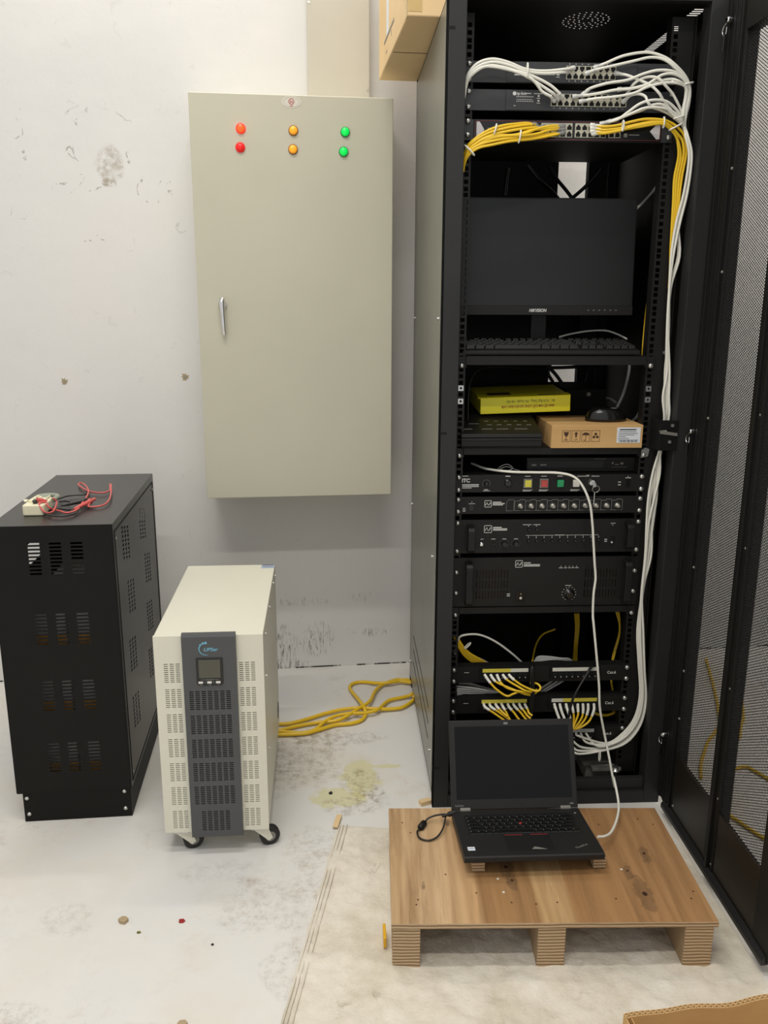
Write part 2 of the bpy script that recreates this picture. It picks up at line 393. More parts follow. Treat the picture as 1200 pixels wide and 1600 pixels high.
def tilt(loc, rx=0., ry=0., rz=0.):
    return Matrix.Translation(Vector(loc)) @ Matrix.Rotation(rz, 4, 'Z') @ Matrix.Rotation(rx, 4, 'X') @ Matrix.Rotation(ry, 4, 'Y')

# ================================================================== room
WALLROT = math.radians(4.193); WL = (-543, 846, 0)
struct(MB().box(-3600, -4200, -60, 2400, 1300, 0).build('floor', 'floor'))
struct(MB().box(-3100, 0, -20, 2100, 90, 3200).build('wall_back', 'wall', loc=WL, rotz=WALLROT))
struct(MB().box(1500, -2600, -20, 1590, 980, 3200).build('wall_right', 'wall'))
struct(MB().box(-3100, -2600, -20, -3010, 660, 3200).build('wall_left', 'wall'))

# plaster marks with depth of their own: two drilled anchor holes and chips
def wallpt(name, label, u, z, rings):
    t = thing(name, label, 'wall anchor', WL, WALLROT)
    t.location = (Matrix.Translation(Vector((WL[0]*K, WL[1]*K, 0))) @ Matrix.Rotation(WALLROT, 4, 'Z')) @ Vector((u*K, 0, z*K))
    m = MB()
    n = 14; pr = [(rings*(1+.28*math.sin(3*i+u)+.15*math.cos(5*i))) for i in range(n)]
    m.prism([(pr[i]*math.cos(2*math.pi*i/n), pr[i]*math.sin(2*math.pi*i/n)) for i in range(n)], -1.2, 0, 'y')
    m.build('filler_ring', 'chip_tan', t, .4)
    MB().cyl((0, -2.4, 0), (0, -.5, 0), rings*.42, 12).build('anchor_plug', 'meter_grey', t)
wallpt('wall_anchor', 'small round plugged anchor hole in the wall above the black battery cabinet', -661, 1057, 10)
wallpt('wall_anchor', 'small ragged anchor hole in the wall just left of the beige cabinet', -271, 1069, 11)

# sheet metal cable duct behind / above the wall cabinet
t = thing('cable_duct', 'beige sheet metal cable duct rising on the wall above the beige cabinet', 'cable duct')
t.location = (Matrix.Translation(Vector((WL[0]*K, WL[1]*K, 0))) @ Matrix.Rotation(WALLROT, 4, 'Z')) @ Vector((153*K, 0, 1896*K)); t.rotation_euler[2] = WALLROT
MB().box(0, -60, 0, 190, 0, 1200).build('duct_cover', 'duct_beige', t, 2)
for x, z in ((5, 297), (183, 60), (183, 640)):
    MB().cyl((x+1, -62, z), (x+1, -60, z), 4, 10).build('screw', 'zinc', t)

# ================================================================== wall cabinet
t = thing('electrical_cabinet', 'large beige metal electrical cabinet with six indicator lamps hung on the white wall', 'electrical cabinet')
t.location = (Matrix.Translation(Vector((WL[0]*K, WL[1]*K, 0))) @ Matrix.Rotation(WALLROT, 4, 'Z')) @ Vector((-197*K, 0, 706*K)); t.rotation_euler[2] = WALLROT
CAB = t
MB().box(0, -232, 0, 591, 0, 1189).build('enclosure', 'cabinet_edge', t, 2)
d = MB(); d.box(1, -250, 1, 590, -234, 1188); door = d.build('door', 'cabinet_beige', t, 2.5, 3)
def indicator(x, z, ring, lens, lit=''):
    m = MB().lathe((x, -250, z), (0, -1, 0), [(0, 14), (4, 14), (5, 13)], 28); b = m.build('indicator_lamp', ring, door)
    MB().lathe((x, -255, z), (0, -1, 0), [(0, 11.6), (3, 11.4), (5.5, 10), (7, 7), (7.6, 3)], 28).build('lens', lens, b)
    if lit: b['label'] = lit
indicator(146, 1094, 'ind_red_ring', 'ind_red_lit', 'lit red indicator lamp')
indicator(143, 1043, 'ind_red', 'ind_red', 'red indicator lamp, not lit')
for z, x in ((1092, 297), (1041, 295)): indicator(x, z, 'amber_ring', 'ind_amber', 'amber indicator lamp')
indicator(448, 1092, 'green_ring', 'ind_green', 'green indicator lamp'); indicator(443, 1038, 'green_ring', 'ind_green', 'green indicator lamp')
m = MB(); m.prism([(293+28*math.cos(i*math.pi/18), 1169+16*math.sin(i*math.pi/18)) for i in range(36)], -250.8, -250, 'y')
s = m.build('oval_sticker', 'strip_white', door)
m = MB()
for k in range(36):
    a0, a1 = k*math.pi/18, (k+.75)*math.pi/18
    if k % 2: m.tube([(293+23*math.cos(a0), -251, 1169+12.5*math.sin(a0)), (293+23*math.cos(a1), -251, 1169+12.5*math.sin(a1))], .5, 5, 1)
m.tube([(293+7.5*math.cos(a_*math.pi/8), -251, 1170+7.5*math.sin(a_*math.pi/8)) for a_ in range(17)], .9, 5, 1)
m.text('3A', 9, 293, -250.9, 1166.5, align='CENTER', bold=.02)
m.box(289, -251.2, 1157, 297, -250.9, 1159)
m.build('sticker_print', 'ink_red_stamp', s)
# lever handle
h = MB().lathe((74, -250, 600), (0, -1, 0), [(0, 13), (6, 13), (9, 10)], 24).build('handle', 'chrome', door)
m = MB(); m.tube([(74, -262, 614), (73.5, -270, 606), (74, -272, 586), (75, -270, 560), (76, -268, 530), (77, -266, 512)], lambda u: 9.5-4.2*u, 14, 6)
m.build('lever', 'chrome', h)
MB().lathe((76, -250, 520), (0, -1, 0), [(0, 4), (16, 4)], 12).build('catch_pin', 'zinc', h)

# ================================================================== cardboard box on the rack
A0, A1 = Vector((-131, 113)), Vector((-171, 719)); L_ = (A1-A0).length; rz = math.atan2(A1.x-A0.x, A1.y-A0.y)
t = thing('cardboard_box', 'taped brown cardboard box lying on top of the rack and overhanging its left edge', 'box', (-131, 113, 1962), -rz)
MB().box(0, 0, 0, 330, L_, 330).build('carton', 'card_light', t, 3, 2)
m = MB(); m.box(330*.0+2, -.8, 10, 34, 0, 330); m.box(-.8, 0, 0, 0, 26, 330); m.build('packing_tape', 'tape_clear', t)
m = MB(); m.box(-.6, L_-240, 60, 0, L_-190, 330); m.build('paper_label', 'label_white', t)
m = MB(); m.box(-.6, 300, 40, 0, 306, 54); m.hexa([(-.7, 250, 60), (0, 250, 60), (-.7, 470, 60), (0, 470, 60), (-.7, 250, 68), (0, 250, 68), (-.7, 470, 68), (0, 470, 68)])
for y, z, a_, b_ in ((120, 130, 30, 3), (150, 120, 3, 60), (170, 150, 3, 40), (190, 120, 3, 50), (400, 28, 30, 3)): m.box(-.6, y, z, 0, y+a_, z+b_)
m.build('printed_marks', 'hub_grey', t)
MB().box(4, 300, -1, 326, 302, 0).build('flap_seam', 'ink_brown', t)

# ================================================================== server rack
RX0, RX1, RY0, RY1 = -57, 560, -60, 700
R = thing('server_rack', 'tall black open-fronted server rack packed with audio gear and patch cables', 'server rack', (RX0, RY0, 0))
def RP(mb, name, mats, bevel=0., parent=None): return WB(mb, name, mats, parent or R, bevel)
sp = MB().box(RX0-1, -38, 42, RX0+1, RY1, 1950)
side = RP(sp, 'side_panel', 'rack_side', .5); side['label'] = 'grey-green painted side panel, scuffed white'
m = MB()
for z in (132, 178, 226): m.hexa([(RX0-1.6, 70, z), (RX0-1, 70, z), (RX0-1.6, 560, z+8), (RX0-1, 560, z+8), (RX0-1.6, 70, z+7), (RX0-1, 70, z+7), (RX0-1.6, 560, z+15), (RX0-1, 560, z+15)])
RP(m, 'pressed_groove', 'wall_paint_dark', 0, side)
for y, z in ((-4, 1279), (30, 676), (15, 129), (664, 1861), (676, 663), (660, 107), (664, 1267)):
    RP(MB().cyl((RX0-5, y, z), (RX0-1, y, z), 4, 10), 'screw', 'zinc', 0, side)
RP(MB().box(RX0-1, RY1-6, 20, RX0+3, RY1+4, 1960), 'rear_edge_strip', 'frame_black')
RP(MB().box(RX1-2, -38, 0, RX1, RY1, 1955), 'side_panel', 'black_powder')
m = MB().box(RX0, RY0, 0, -15, RY0+22, 1990); m.box(RX0, RY0, 0, RX0+4, -36, 1990)
lp = RP(m, 'front_post', 'frame_black', 1.2)
m = MB()
for x, z in ((-50, 1891), (-50, 1012), (-50, 118)): m.box(x-6, RY0-.5, z-3, x+10, RY0, z+3)
RP(m, 'post_slot', 'void_black', 0, lp)
m = MB().box(518, RY0, 0, RX1, RY0+22, 1990); m.box(518, RY0+20, 0, 522, -12, 1990)
RP(m, 'front_post', 'frame_black', 1.2)
m = MB().box(-15, RY0, 1952, 518, RY0+22, 1990); RP(m, 'top_beam', 'frame_black', 1.2)
m = MB().box(-15, RY0, 0, 518, RY0+22, 34); m.box(-15, RY0+12, 34, 518, RY0+30, 66); RP(m, 'bottom_beam', 'frame_black', 1.2)
for x in (RX0, RX1-30): RP(MB().box(x+2, RY1-28, 0, x+28, RY1-2, 1955), 'rear_post', 'black_powder')
for x, y0 in ((RX0+2, 0), ): pass
# top panel with perforated fan opening and a row of vent slots
holes = []
for rr, n in ((16, 8), (28, 13), (40, 18), (52, 24)):
    for k in range(n):
        a_ = 2*math.pi*k/n+rr*.1; x, y = 285+rr*math.cos(a_)-RX0, 100+rr*math.sin(a_)*1.15-RY0
        holes.append((round(x-2), round(y-2.5), round(x+2), round(y+2.5)))
for k in range(26): holes.append((RX1-RX0-56, 62+k*14, RX1-RX0-30, 69+k*14))
m = MB().plate(RX1-RX0, RY1-RY0, holes, .8)
m.xf(Matrix(((1, 0, 0, RX0), (0, 0, 1, RY0), (0, 1, 0, 1955), (0, 0, 0, 1))))
m.f = [q[::-1] for q in m.f]
RP(m, 'top_panel', 'black_powder')
RP(MB().box(RX0+2, RY0+24, 20, RX1-2, RY1-2, 24), 'base_panel', 'black_powder')
m = MB()
for x0, x1 in ((RX0, 383), (517, RX1)): m.box(x0, RY1-2, 30, x1, RY1, 1955)
m.box(383, RY1-2, 30, 517, RY1, 940); m.box(383, RY1-2, 1190, 517, RY1, 1560); m.box(383, RY1-2, 1770, 517, RY1, 1955)
RP(m, 'rear_panel', 'black_powder')
RP(MB().box(440, 560, 60, 462, 590, 1940), 'cable_post', 'gear_black')
def rail(x0, w, hx, y, z0=60, z1=1938, name='mounting_rail'):
    hs = []; k = 0
    base = 853.9-17*44.45
    while True:
        for dz in (6.35, 22.2, 38.1):
            z = base+k*44.45+dz
            if z > z1-12: break
            if z > z0+8: hs.append((round(hx-5-x0, 1), round(z-4.8-z0, 1), round(hx+5-x0, 1), round(z+4.8-z0, 1)))
        k += 1
        if base+k*44.45 > z1: break
    m = MB().plate(w, z1-z0, hs, 2, y, x0, z0)
    return m, z0, z1
m, a0, a1 = rail(-24, 34, 0, 0); m.box(8, 2, a0, 10, 32, a1); m.box(-26, -14, a0, -24, 30, a1); RP(m, 'mounting_rail', 'gear_black')
m, a0, a1 = rail(455, 52, 465, 0); m.box(455, 2, a0, 457, 32, a1); m.box(505, -12, a0, 507, 40, a1); RP(m, 'mounting_rail', 'gear_black')
m, a0, a1 = rail(-24, 34, 0, 600); RP(m, 'mounting_rail', 'gear_black')
m, a0, a1 = rail(455, 52, 465, 600); RP(m, 'mounting_rail', 'gear_black')
def square_nut(x, z, y=-1.5):
    m = MB(); hs = [(4, 4, 9, 9)]; m.plate(13, 13, hs, 3, y-1.5, x-6.5, z-6.5); RP(m, 'cage_nut', 'zinc')
for x, z in ((465, 1112), (465, 1085), (0, 1114), (0, 1082)): square_nut(x, z)
m = MB(); m.prism([(458, 940), (475, 944), (478, 962), (468, 966), (458, 960)], -6, -2, 'y'); RP(m, 'bracket_clip', 'zinc')
# cable guide ring on the right rail
m = MB(); m.box(478, -64, 1018, 524, -58, 1042); m.box(478, -64, 968, 524, -58, 1014); m.box(478, -60, 968, 482, -2, 1042); m.box(520, -60, 968, 524, -2, 1042)
cg = RP(m, 'cable_guide', 'matte_black', 1.5)
RP(MB().hexa([(479, -66, 1010), (522, -66, 1004), (479, -60, 1010), (522, -60, 1004), (479, -66, 1018), (522, -66, 1011), (479, -60, 1018), (522, -60, 1011)]), 'guide_lip', 'hub_grey', 0, cg)
for x, z in ((508, 1030), (504, 990)): RP(MB().cyl((x, -67, z), (x, -64, z), 4, 10), 'screw', 'zinc', 0, cg)
# bolts in the base tray
for x, y in ((470, 60), (520, 90), (455, -5)): RP(MB().lathe((x, y, 24 if y > 0 else 66), (0, 0, 1), [(0, 12), (3, 12), (3.1, 8), (12, 7)], 12), 'bolt', 'zinc')
for x, z in ((488, 160), (497, 1200)): RP(MB().cyl((x, -8, z), (x, -1, z), 4.5, 10), 'bolt', 'zinc')
m = MB(); m.box(380, 20, 24, 470, 160, 60); m.box(390, -8, 66, 470, 20, 74); RP(m, 'base_bracket', 'hub_grey', 1)

# ---- door, swung open a little past square
DX = 556
m = MB()
m.box(DX, -118, 30, DX+30, -64, 1962)
m.box(DX-3, -78, 30, DX+4, -64, 1962); m.box(DX-2, -104, 30, DX+2, -96, 1962); m.box(DX-5, -134, 30, DX+26, -120, 1962)
m.box(DX-2, -166, 30, DX+26, -134, 1962); m.box(DX-8, -152, 34, DX-2, -146, 1958)
m.box(DX-4, -412, 30, DX+26, -364, 1962); m.box(DX-10, -394, 34, DX-4, -384, 1958)
m.box(DX-4, -680, 30, DX+26, -612, 1962)
m.box(DX-3, -612, 1868, DX+26, -166, 1962)
door = RP(m, 'door', 'black_powder', .8)
door['label'] = 'open black door with two honeycomb mesh panels'
m = MB(); m.box(DX-2, -364, 34, DX+6, -166, 198); m.box(DX-2, -612, 34, DX+6, -412, 198); RP(m, 'kick_panel', 'kick', 0, door)
m = MB(); m.prism([(DX-14, 26), (DX-2, 26), (DX-2, 44), (DX-8, 44), (DX-14, 36)], -676, -120, 'y'); RP(m, 'bottom_lip', 'frame_black', 0, door)
def honeycomb(y0, y1, z0, z1, x):
    p = 6.4; cw = p*.8660254; R_ = p/math.sqrt(3)*1.0; r_ = R_*.84; V = []; F = []; k = 0
    ang = [math.radians(60*i) for i in range(6)]
    nyc = int((y1-y0)/cw); nz = int((z1-z0)/p)
    for i in range(nyc+1):
        for j in range(nz+1):
            cy_ = y1-i*cw; cz_ = z0+j*p+(p/2 if i % 2 else 0); b = len(V)
            for rad, xx in ((R_, x), (r_, x), (r_, x+1.2)):
                V += [(xx, cy_+rad*math.cos(a), cz_+rad*math.sin(a)) for a in ang]
            for q in range(6):
                n = (q+1) % 6; F.append((b+q, b+n, b+6+n, b+6+q)); F.append((b+6+q, b+6+n, b+12+n, b+12+q))
    m = MB(); m.v = V; m.f = F; m.sm = [False]*len(F); m.mi = [0]*len(F); return m
for y0, y1 in ((-368, -162), (-616, -408)):
    RP(honeycomb(y0+2, y1-2, 196, 1872, DX+3), 'mesh_panel', 'matte_black', 0, door)
for z in (1909, 1019, 218):
    m = MB().lathe((DX-3, -86, z), (-1, -.2, 0), [(0, 6), (10, 6), (12, 4)], 12)
    l = RP(m, 'latch', 'chrome', 0, door)
    m = MB().tube([(DX-12, -84, z-6), (DX-14, -76, z-10), (DX-14, -70, z-20), (DX-13, -76, z-30), (DX-12, -84, z-26), (DX-12, -86, z-14)], 1.6, 6, 4)
    m.box(DX-15, -86, z-60, DX-12, -80, z-28)
    RP(m, 'pin', 'chrome', 0, l)
for y, z in ((-158, 1600), (-158, 1385), (-158, 1060), (-158, 700), (-158, 430), (-158, 300), (-404, 500), (-404, 820), (-404, 1100), (-404, 230), (-170, 60), (-404, 60)):
    RP(MB().lathe((DX-2, y, z), (-1, 0, 0), [(0, 3.5), (2, 3), (3, 1.5)], 10), 'screw', 'hub_grey', 0, door)
# ================================================================== rack gear
def gear(name, label, cat, z, group=None): return thing(name, label, cat, (232.5, 0, z), 0, group)
def G(t, mb, name, mats, bevel=0., parent=None): return WB(mb, name, mats, parent or t, bevel)
def screws(t, rows, xl=0, xr=465, y=-4):
    for z in rows:
        for x in (xl, xr):
            if x is None: continue
            m = MB().lathe((x, y, z), (0, -1, 0), [(0, 6.2), (2.2, 6), (4.4, 4), (5, 1.5)], 14)
            G(t, m, 'screw', 'zinc')
def jack_holes(xs, z0, z1, t, body, y):
    m = MB()
    for x in xs:
        m.prism([(x-5.2, z0), (x+5.2, z0), (x+5.2, z1-4), (x+3, z1-4), (x+3, z1-1.8), (x+1.6, z1-1.8), (x+1.6, z1), (x-1.6, z1), (x-1.6, z1-1.8), (x-3, z1-1.8), (x-3, z1-4), (x-5.2, z1-4)], y-.4, y, 'y')
    return m

# ---- upper switch
t = gear('network_switch', 'topmost slim grey network switch, its 16 ports near the right side', 'network switch', 1797); SW1 = t
G(t, MB().box(-9, -3, 1797, 474, 0, 1841), 'front_panel', 'switch_grey', .6); G(t, MB().box(12, 0, 1798, 452, 180, 1840), 'chassis', 'gear_black', 1)
m = MB(); m.box(85, -6, 1798, 380, -3, 1840); fp = G(t, m, 'fascia', 'switch_grey', .5)
m = MB(); m.box(219, -7.2, 1805, 332, -6, 1833); pb = G(t, m, 'port_block', 'port_silver', .3)
xs = [226.5+14.1*k for k in range(8)]
m = jack_holes(xs, 1806.5, 1817.5, t, pb, -7.2); m2 = jack_holes(xs, 1820.5, 1831.5, t, pb, -7.2)
m2.v = [(x, y, 1820.5+1831.5-z) for x, y, z in m2.v]; m2.f = [q[::-1] for q in m2.f]; m.add(m2.v, m2.f)
G(t, m, 'port_opening', 'void_black', 0, pb)
m = MB(); bars(m, [(102, 1818, 14, 2), (102, 1812, 30, 2.4), (141, 1813, 5, 1.5)]+[(150+4.5*k, 1813, 2, 2) for k in range(10)]+[(198, 1813, 6, 5), (197, 1809, 8, 1.2)]+[(x-1, 1801, 2, 2) for x in xs]+[(x-1, 1836, 2, 1.6) for x in xs], -6)
G(t, m, 'printed_legend', 'legend_white'); screws(t, (1835, 1803))
# ---- second switch
t = gear('network_switch', 'second slim grey network switch with a small brand mark and 24 ports', 'network switch', 1740); SW2 = t
G(t, MB().box(-9, -3, 1739, 474, 0, 1783), 'front_panel', 'switch_grey', .6); G(t, MB().box(12, 0, 1740, 452, 180, 1782), 'chassis', 'gear_black', 1)
G(t, MB().box(85, -6, 1740, 380, -3, 1782), 'fascia', 'switch_grey', .5)
pb = G(t, MB().box(187, -7.2, 1749, 361, -6, 1775), 'port_block', 'port_silver', .3)
xs = [194.5+14.4*k for k in range(12)]
m = jack_holes(xs, 1750.5, 1761, t, pb, -7.2); m2 = jack_holes(xs, 1764, 1774, t, pb, -7.2)
m2.v = [(x, y, 1764+1774-z) for x, y, z in m2.v]; m2.f = [q[::-1] for q in m2.f]; m.add(m2.v, m2.f)
G(t, m, 'port_opening', 'void_black', 0, pb)
m = MB(); m.lathe((104, -6, 1774.5), (0, -1, 0), [(0, 4.2), (.4, 4.2)], 16); m.text('tp-link', 8.5, 109, -6, 1772, bold=.015)
bars(m, [(128, 1774, 14, 1.6), (148, 1774, 26, 1.4), (103, 1748.5, 4, 1.4)]+[(109+4*k, 1767, 1.6, 2.4) for k in range(10)]+[(109+4*k, 1757.5, 1.6, 2.4) for k in range(10)]+[(109, 1762, 36, .7), (157, 1768, 4, 4), (155, 1764.5, 8, 1.3), (157, 1758, 4, 4), (155, 1754.5, 8, 1.3)]+[(x-1, 1744.5, 2, 1.5) for x in xs], -6)
G(t, m, 'printed_legend', 'legend_white'); screws(t, (1778, 1746))
# ---- black firewall/router with red rim and white chevrons
t = gear('network_router', 'black router with thin red rim and white chevrons at both ends, under the two switches', 'router', 1675); SW3 = t
G(t, MB().box(-9, -3, 1676, 14, 0, 1720), 'mounting_ear', 'switch_grey', .6); G(t, MB().box(447, -3, 1676, 474, 0, 1720), 'mounting_ear', 'switch_grey', .6)
G(t, MB().box(12, -1, 1675, 452, 290, 1721), 'chassis', 'gear_black', 1)
G(t, MB().box(14, -5, 1677, 447, -1, 1719), 'fascia', 'gloss_black', .5)
m = MB()
for b in ((16, 1716.5, 445, 1717.6), (16, 1679, 445, 1680.1), (16, 1679, 17.2, 1717.6), (443.8, 1679, 445, 1717.6)): m.box(b[0], -5.4, b[1], b[2], -5, b[3])
G(t, m, 'red_rim', 'red_trim')
m = MB(); m.prism([(20, 1683), (20, 1715), (27, 1715), (38, 1698), (27, 1681)], -6, -5, 'y'); m.prism([(443, 1683), (443, 1715), (436, 1715), (420, 1699), (436, 1682)], -6, -5, 'y')
G(t, m, 'chevron_badge', 'chevron')
m = MB()
for x0, x1, z0, z1 in ((168, 240, 1684, 1714), (246, 318, 1684, 1714), (324, 352, 1684, 1699)): m.box(x0, -6.4, z0, x1, -5, z1)
pb = G(t, m, 'port_block', 'port_silver', .2)
xs = [175+14.5*k for k in range(5)]+[253.5+14.5*k for k in range(5)]
m = jack_holes(xs+[331, 345], 1685.5, 1697, t, pb, -6.4); m2 = jack_holes(xs, 1700, 1711, t, pb, -6.4); m.add(m2.v, m2.f)
G(t, m, 'port_opening', 'void_black', 0, pb)
m = MB(); bars(m, [(45, 1700, 22, 2.4), (360, 1686, 8, 8), (372, 1690, 24, 2)], -5); G(t, m, 'printed_legend', 'hub_grey'); screws(t, (1716, 1687))

# ---- two shelves and the blanking lip above the patch panels
def shelf(label, z, depth, zscrew, h=22):
    t = gear('rack_shelf', label, 'shelf', z-h)
    m = MB(); m.box(10, -8, z-h, 452, -4, z); m.box(10, -8, z-2, 452, depth, z); m.box(10, 0, z-h, 12, depth, z); m.box(450, 0, z-h, 452, depth, z)
    G(t, m, 'tray', 'gear_black', .8)
    for x0, x1 in ((-9, 12), (450, 474)): G(t, MB().box(x0, -4, z-h-6, x1, -1, z-2), 'mounting_ear', 'gear_black', .5)
    screws(t, (zscrew,)); return t
shelf('black rack shelf carrying the monitor and keyboard', 1192, 430, 1168)
shelf('black rack shelf carrying the small carton and yellow box', 968, 430, 947, 18)
shelf('black rack shelf just under the vented power amplifier', 549, 300, 527, 18)

# ---- monitor
t = thing('monitor', 'black switched-off monitor standing on the upper rack shelf', 'monitor', (216, 120, 1192))
M_ = tilt((216, 78, 1289), rx=-.07)
def MM(mb, name, mats, bevel=0., parent=None):
    mb.xf(M_); return WB(mb, name, mats, parent or t, bevel)
MM(MB().box(-223, 0, -2, 221, 16, 277), 'housing', 'gear_black', 1.5); MM(MB().box(-150, 16, 50, 150, 44, 230), 'rear_bulge', 'gear_black', 6)
MM(MB().box(-219, -1, 21, 217, 0, 273), 'screen', 'screen_black')
MM(MB().box(-223, -2.4, -2, 221, 0, 20), 'bottom_bezel', 'gear_black', .6)
MM(MB().text('HIKVISION', 10.5, -40, -2.4, 5.5, bold=.03, shear=.2, sx=.86), 'brand_lettering', 'legend_white')
m = MB()
for k, x in enumerate((107, 121, 135, 149, 163, 177)): m.box(x, -2.8, 9, x+3.5, -2.4, 11)
MM(m, 'button_legend', 'legend_grey')
m = MB(); m.box(-20, 95, 1200, 20, 125, 1420) if False else m.box(196, 138, 1200, 236, 150, 1420)
WB(m, 'stand_column', 'gear_black', t, 2); WB(MB().box(126, 90, 1192, 306, 230, 1199), 'stand_foot', 'gear_black', t, 2)
# ---- keyboard
t = thing('computer_keyboard', 'black full-size keyboard lying on the upper rack shelf before the monitor', 'keyboard', (222, 70, 1192))
M_ = tilt((2, 0, 1193), rx=.05)
def KB(mb, name, mats, bevel=0., parent=None):
    mb.xf(M_); return WB(mb, name, mats, parent or t, bevel)
KB(MB().prism([(0, 0), (0, 8), (6, 12), (150, 20), (152, 0)], 0, 437, 'x'), 'case', 'gear_black', 2)
for r_ in range(6):
    y0 = 16+21*r_+(5 if r_ == 5 else 0); z0 = 12.6+8*(y0/150)
    x = 10
    row = [1.25, 1.25, 1.25, 6.2, 1.25, 1.25, 1.25, 1.25] if r_ == 0 else [2.25]+[1]*10+[2.7] if r_ == 1 else [1.75]+[1]*11+[2.2] if r_ == 2 else [1.5]+[1]*12+[1.5] if r_ == 3 else [1]*13+[2] if r_ == 4 else [1, -.8, 1, 1, 1, 1, -.4, 1, 1, 1, 1, -.4, 1, 1, 1, 1]
    row = row+[-.35]+([1, 1, 1] if r_ in (0, 3, 4, 5) else [-1, 1, -1] if r_ == 1 else [-3])+[-.3]+[1, 1, 1, 1]
    m = MB()
    for wk in row:
        u = 18.6*abs(wk)
        if wk > 0 and x+u < 432: m.hexa([(x+.8, y0, z0), (x+u-.8, y0, z0), (x+.8, y0+17.5, z0+1), (x+u-.8, y0+17.5, z0+1), (x+3, y0+2.5, z0+9), (x+u-3, y0+2.5, z0+9), (x+3, y0+15, z0+9), (x+u-3, y0+15, z0+9)])
        x += u
    KB(m, 'key_row', 'key_black', .7)

# ---- desktop paging console under the yellow box
t = thing('paging_console', 'flat black paging console with white legends under the yellow box', 'audio console', (102, 80, 968))
m = MB().prism([(-14, 968), (-18, 974), (-18, 985), (-14, 990), (-17, 995), (-14, 1003), (112, 1034), (215, 1036), (215, 968)], 2, 203, 'x')
G(t, m, 'housing', 'gear_black', 1.5)
G(t, MB().tube([(2, -19, 991), (203, -19, 991)], 1.4, 6, 1), 'front_ridge', 'frame_black')
m = MB()
Ms = tilt((0, -14, 1003), rx=math.atan2(31, 126))
for x, y, w_, h_ in [(12, 78, 8, 5), (30, 66, 26, 3), (4, 30, 30, 3), (58, 30, 26, 3), (94, 30, 30, 3), (140, 30, 32, 3)]+[(72+25*k, 82, 9, 4) for k in range(5)]+[(75+25*k, 58, 12, 3) for k in range(5)]:
    m.box(x, y, 0, x+w_, y+h_, .5)
m.xf(Ms); G(t, m, 'printed_legend', 'legend_grey')
# ---- yellow box with upside-down printing
t = thing('yellow_carton', 'flat yellow cardboard box with upside-down red printing, lying on the paging console', 'box', (182, 90, 1036), .01)
M_ = tilt((66, 96, 1037), rx=.05, ry=-.035)
def YB(mb, name, mats, bevel=0., parent=None):
    mb.xf(M_); return WB(mb, name, mats, parent or t, bevel)
YB(MB().box(0, 0, 0, 233, 190, 41), 'carton', 'box_yellow', 1.2)
YB(MB().hexa([(-6, 4, 40), (233, 0, 41), (-6, 30, 42), (233, 30, 42), (-6, 2, 42.5), (233, -1, 42.5), (-6, 30, 44), (233, 30, 44)]), 'top_flap', 'box_yellow')
YB(MB().box(24, 24, 43.5, 84, 60, 44.5), 'top_print', 'ink_brown'); YB(MB().box(150, 8, 43.5, 210, 12, 44.5), 'top_print', 'ink_brown')
m = MB().text('HÀNG VIỆT NAM CHẤT LƯỢNG CAO BẢO HÀNH 2 NĂM', 9.5, 192, 0, 20, rot=math.pi, bold=.02, sx=.56); YB(m, 'red_printing', 'ink_red')
m = MB().text('ĐC : KCN Đại Thắng - Phú Xuyên - Hà Nội', 9.5, 192, 0, 33, rot=math.pi, bold=.01, sx=.72); YB(m, 'address_printing', 'ink_olive')
# ---- small brown carton with shipping marks
t = thing('shipping_carton', 'small flat brown carton with four shipping symbols, on the middle rack shelf', 'box', (338, 60, 968))
G(t, MB().box(225, -20, 968, 453, 160, 1025), 'carton', 'card', 1)
G(t, MB().box(228, -19, 1024.6, 450, 158, 1025.4), 'lid_flap', 'card', .3)
m = MB()
def frame(m, x0, z0, x1, z1, w_=.9):
    for b in ((x0, z0, x1, z0+w_), (x0, z1-w_, x1, z1), (x0, z0, x0+w_, z1), (x1-w_, z0, x1, z1)): m.box(b[0], -20.3, b[1], b[2], -20, b[3])
for k in range(4): frame(m, 251+24.5*k, 984, 272+24.5*k, 1012)
P = lambda pts: m.prism(pts, -20.3, -20, 'y')
P([(255, 1008), (268, 1008), (266, 1000), (262.5, 996.5), (260.5, 996.5), (257, 1000)]); m.box(260.8, -20.3, 989, 262.2, -20, 997); P([(257, 987.5), (266, 987.5), (266, 989), (257, 989)])
P([(286, 1009), (280.5, 1003), (291.5, 1003)]); m.box(283.8, -20.3, 995, 288.2, -20, 1003); m.text('UP', 6.5, 286, -20, 987, align='CENTER')
P([(301.5, 1000)]+[(310.5+9*math.cos(math.pi-k*math.pi/10), 1000+7*math.sin(k*math.pi/10)) for k in range(11)]); m.tube([(310.5, -20.2, 1000), (310.5, -20.2, 989), (308.5, -20.2, 987), (306, -20.2, 989)], .6, 5, 3)
for a_ in (90, 210, 330):
    c_ = (335+5*math.cos(math.radians(a_)), 998+5*math.sin(math.radians(a_)))
    P([(c_[0]+4*math.cos(math.radians(a_+q)), c_[1]+4*math.sin(math.radians(a_+q))) for q in (0, 70, 140, 200, 280)])
G(t, m, 'shipping_symbols', 'ink_brown')
lb = G(t, MB().box(388, -20.6, 981, 447, -20, 1019), 'address_label', 'label_white')
m = MB(); m.box(394, -20.9, 1012.5, 436, -20.6, 1015)
for k, w_ in enumerate((44, 48, 40, 18, 26, 50)): m.box(392, -20.9, 1008-4.2*k, 392+w_, -20.6, 1009-4.2*k)
for k in range(22):
    if k % 5 != 3: m.box(396+2*k, -20.9, 983, 397+2*k+(k % 3)*.3, -20.6, 986)
G(t, m, 'label_print', 'gear_black', 0, lb)
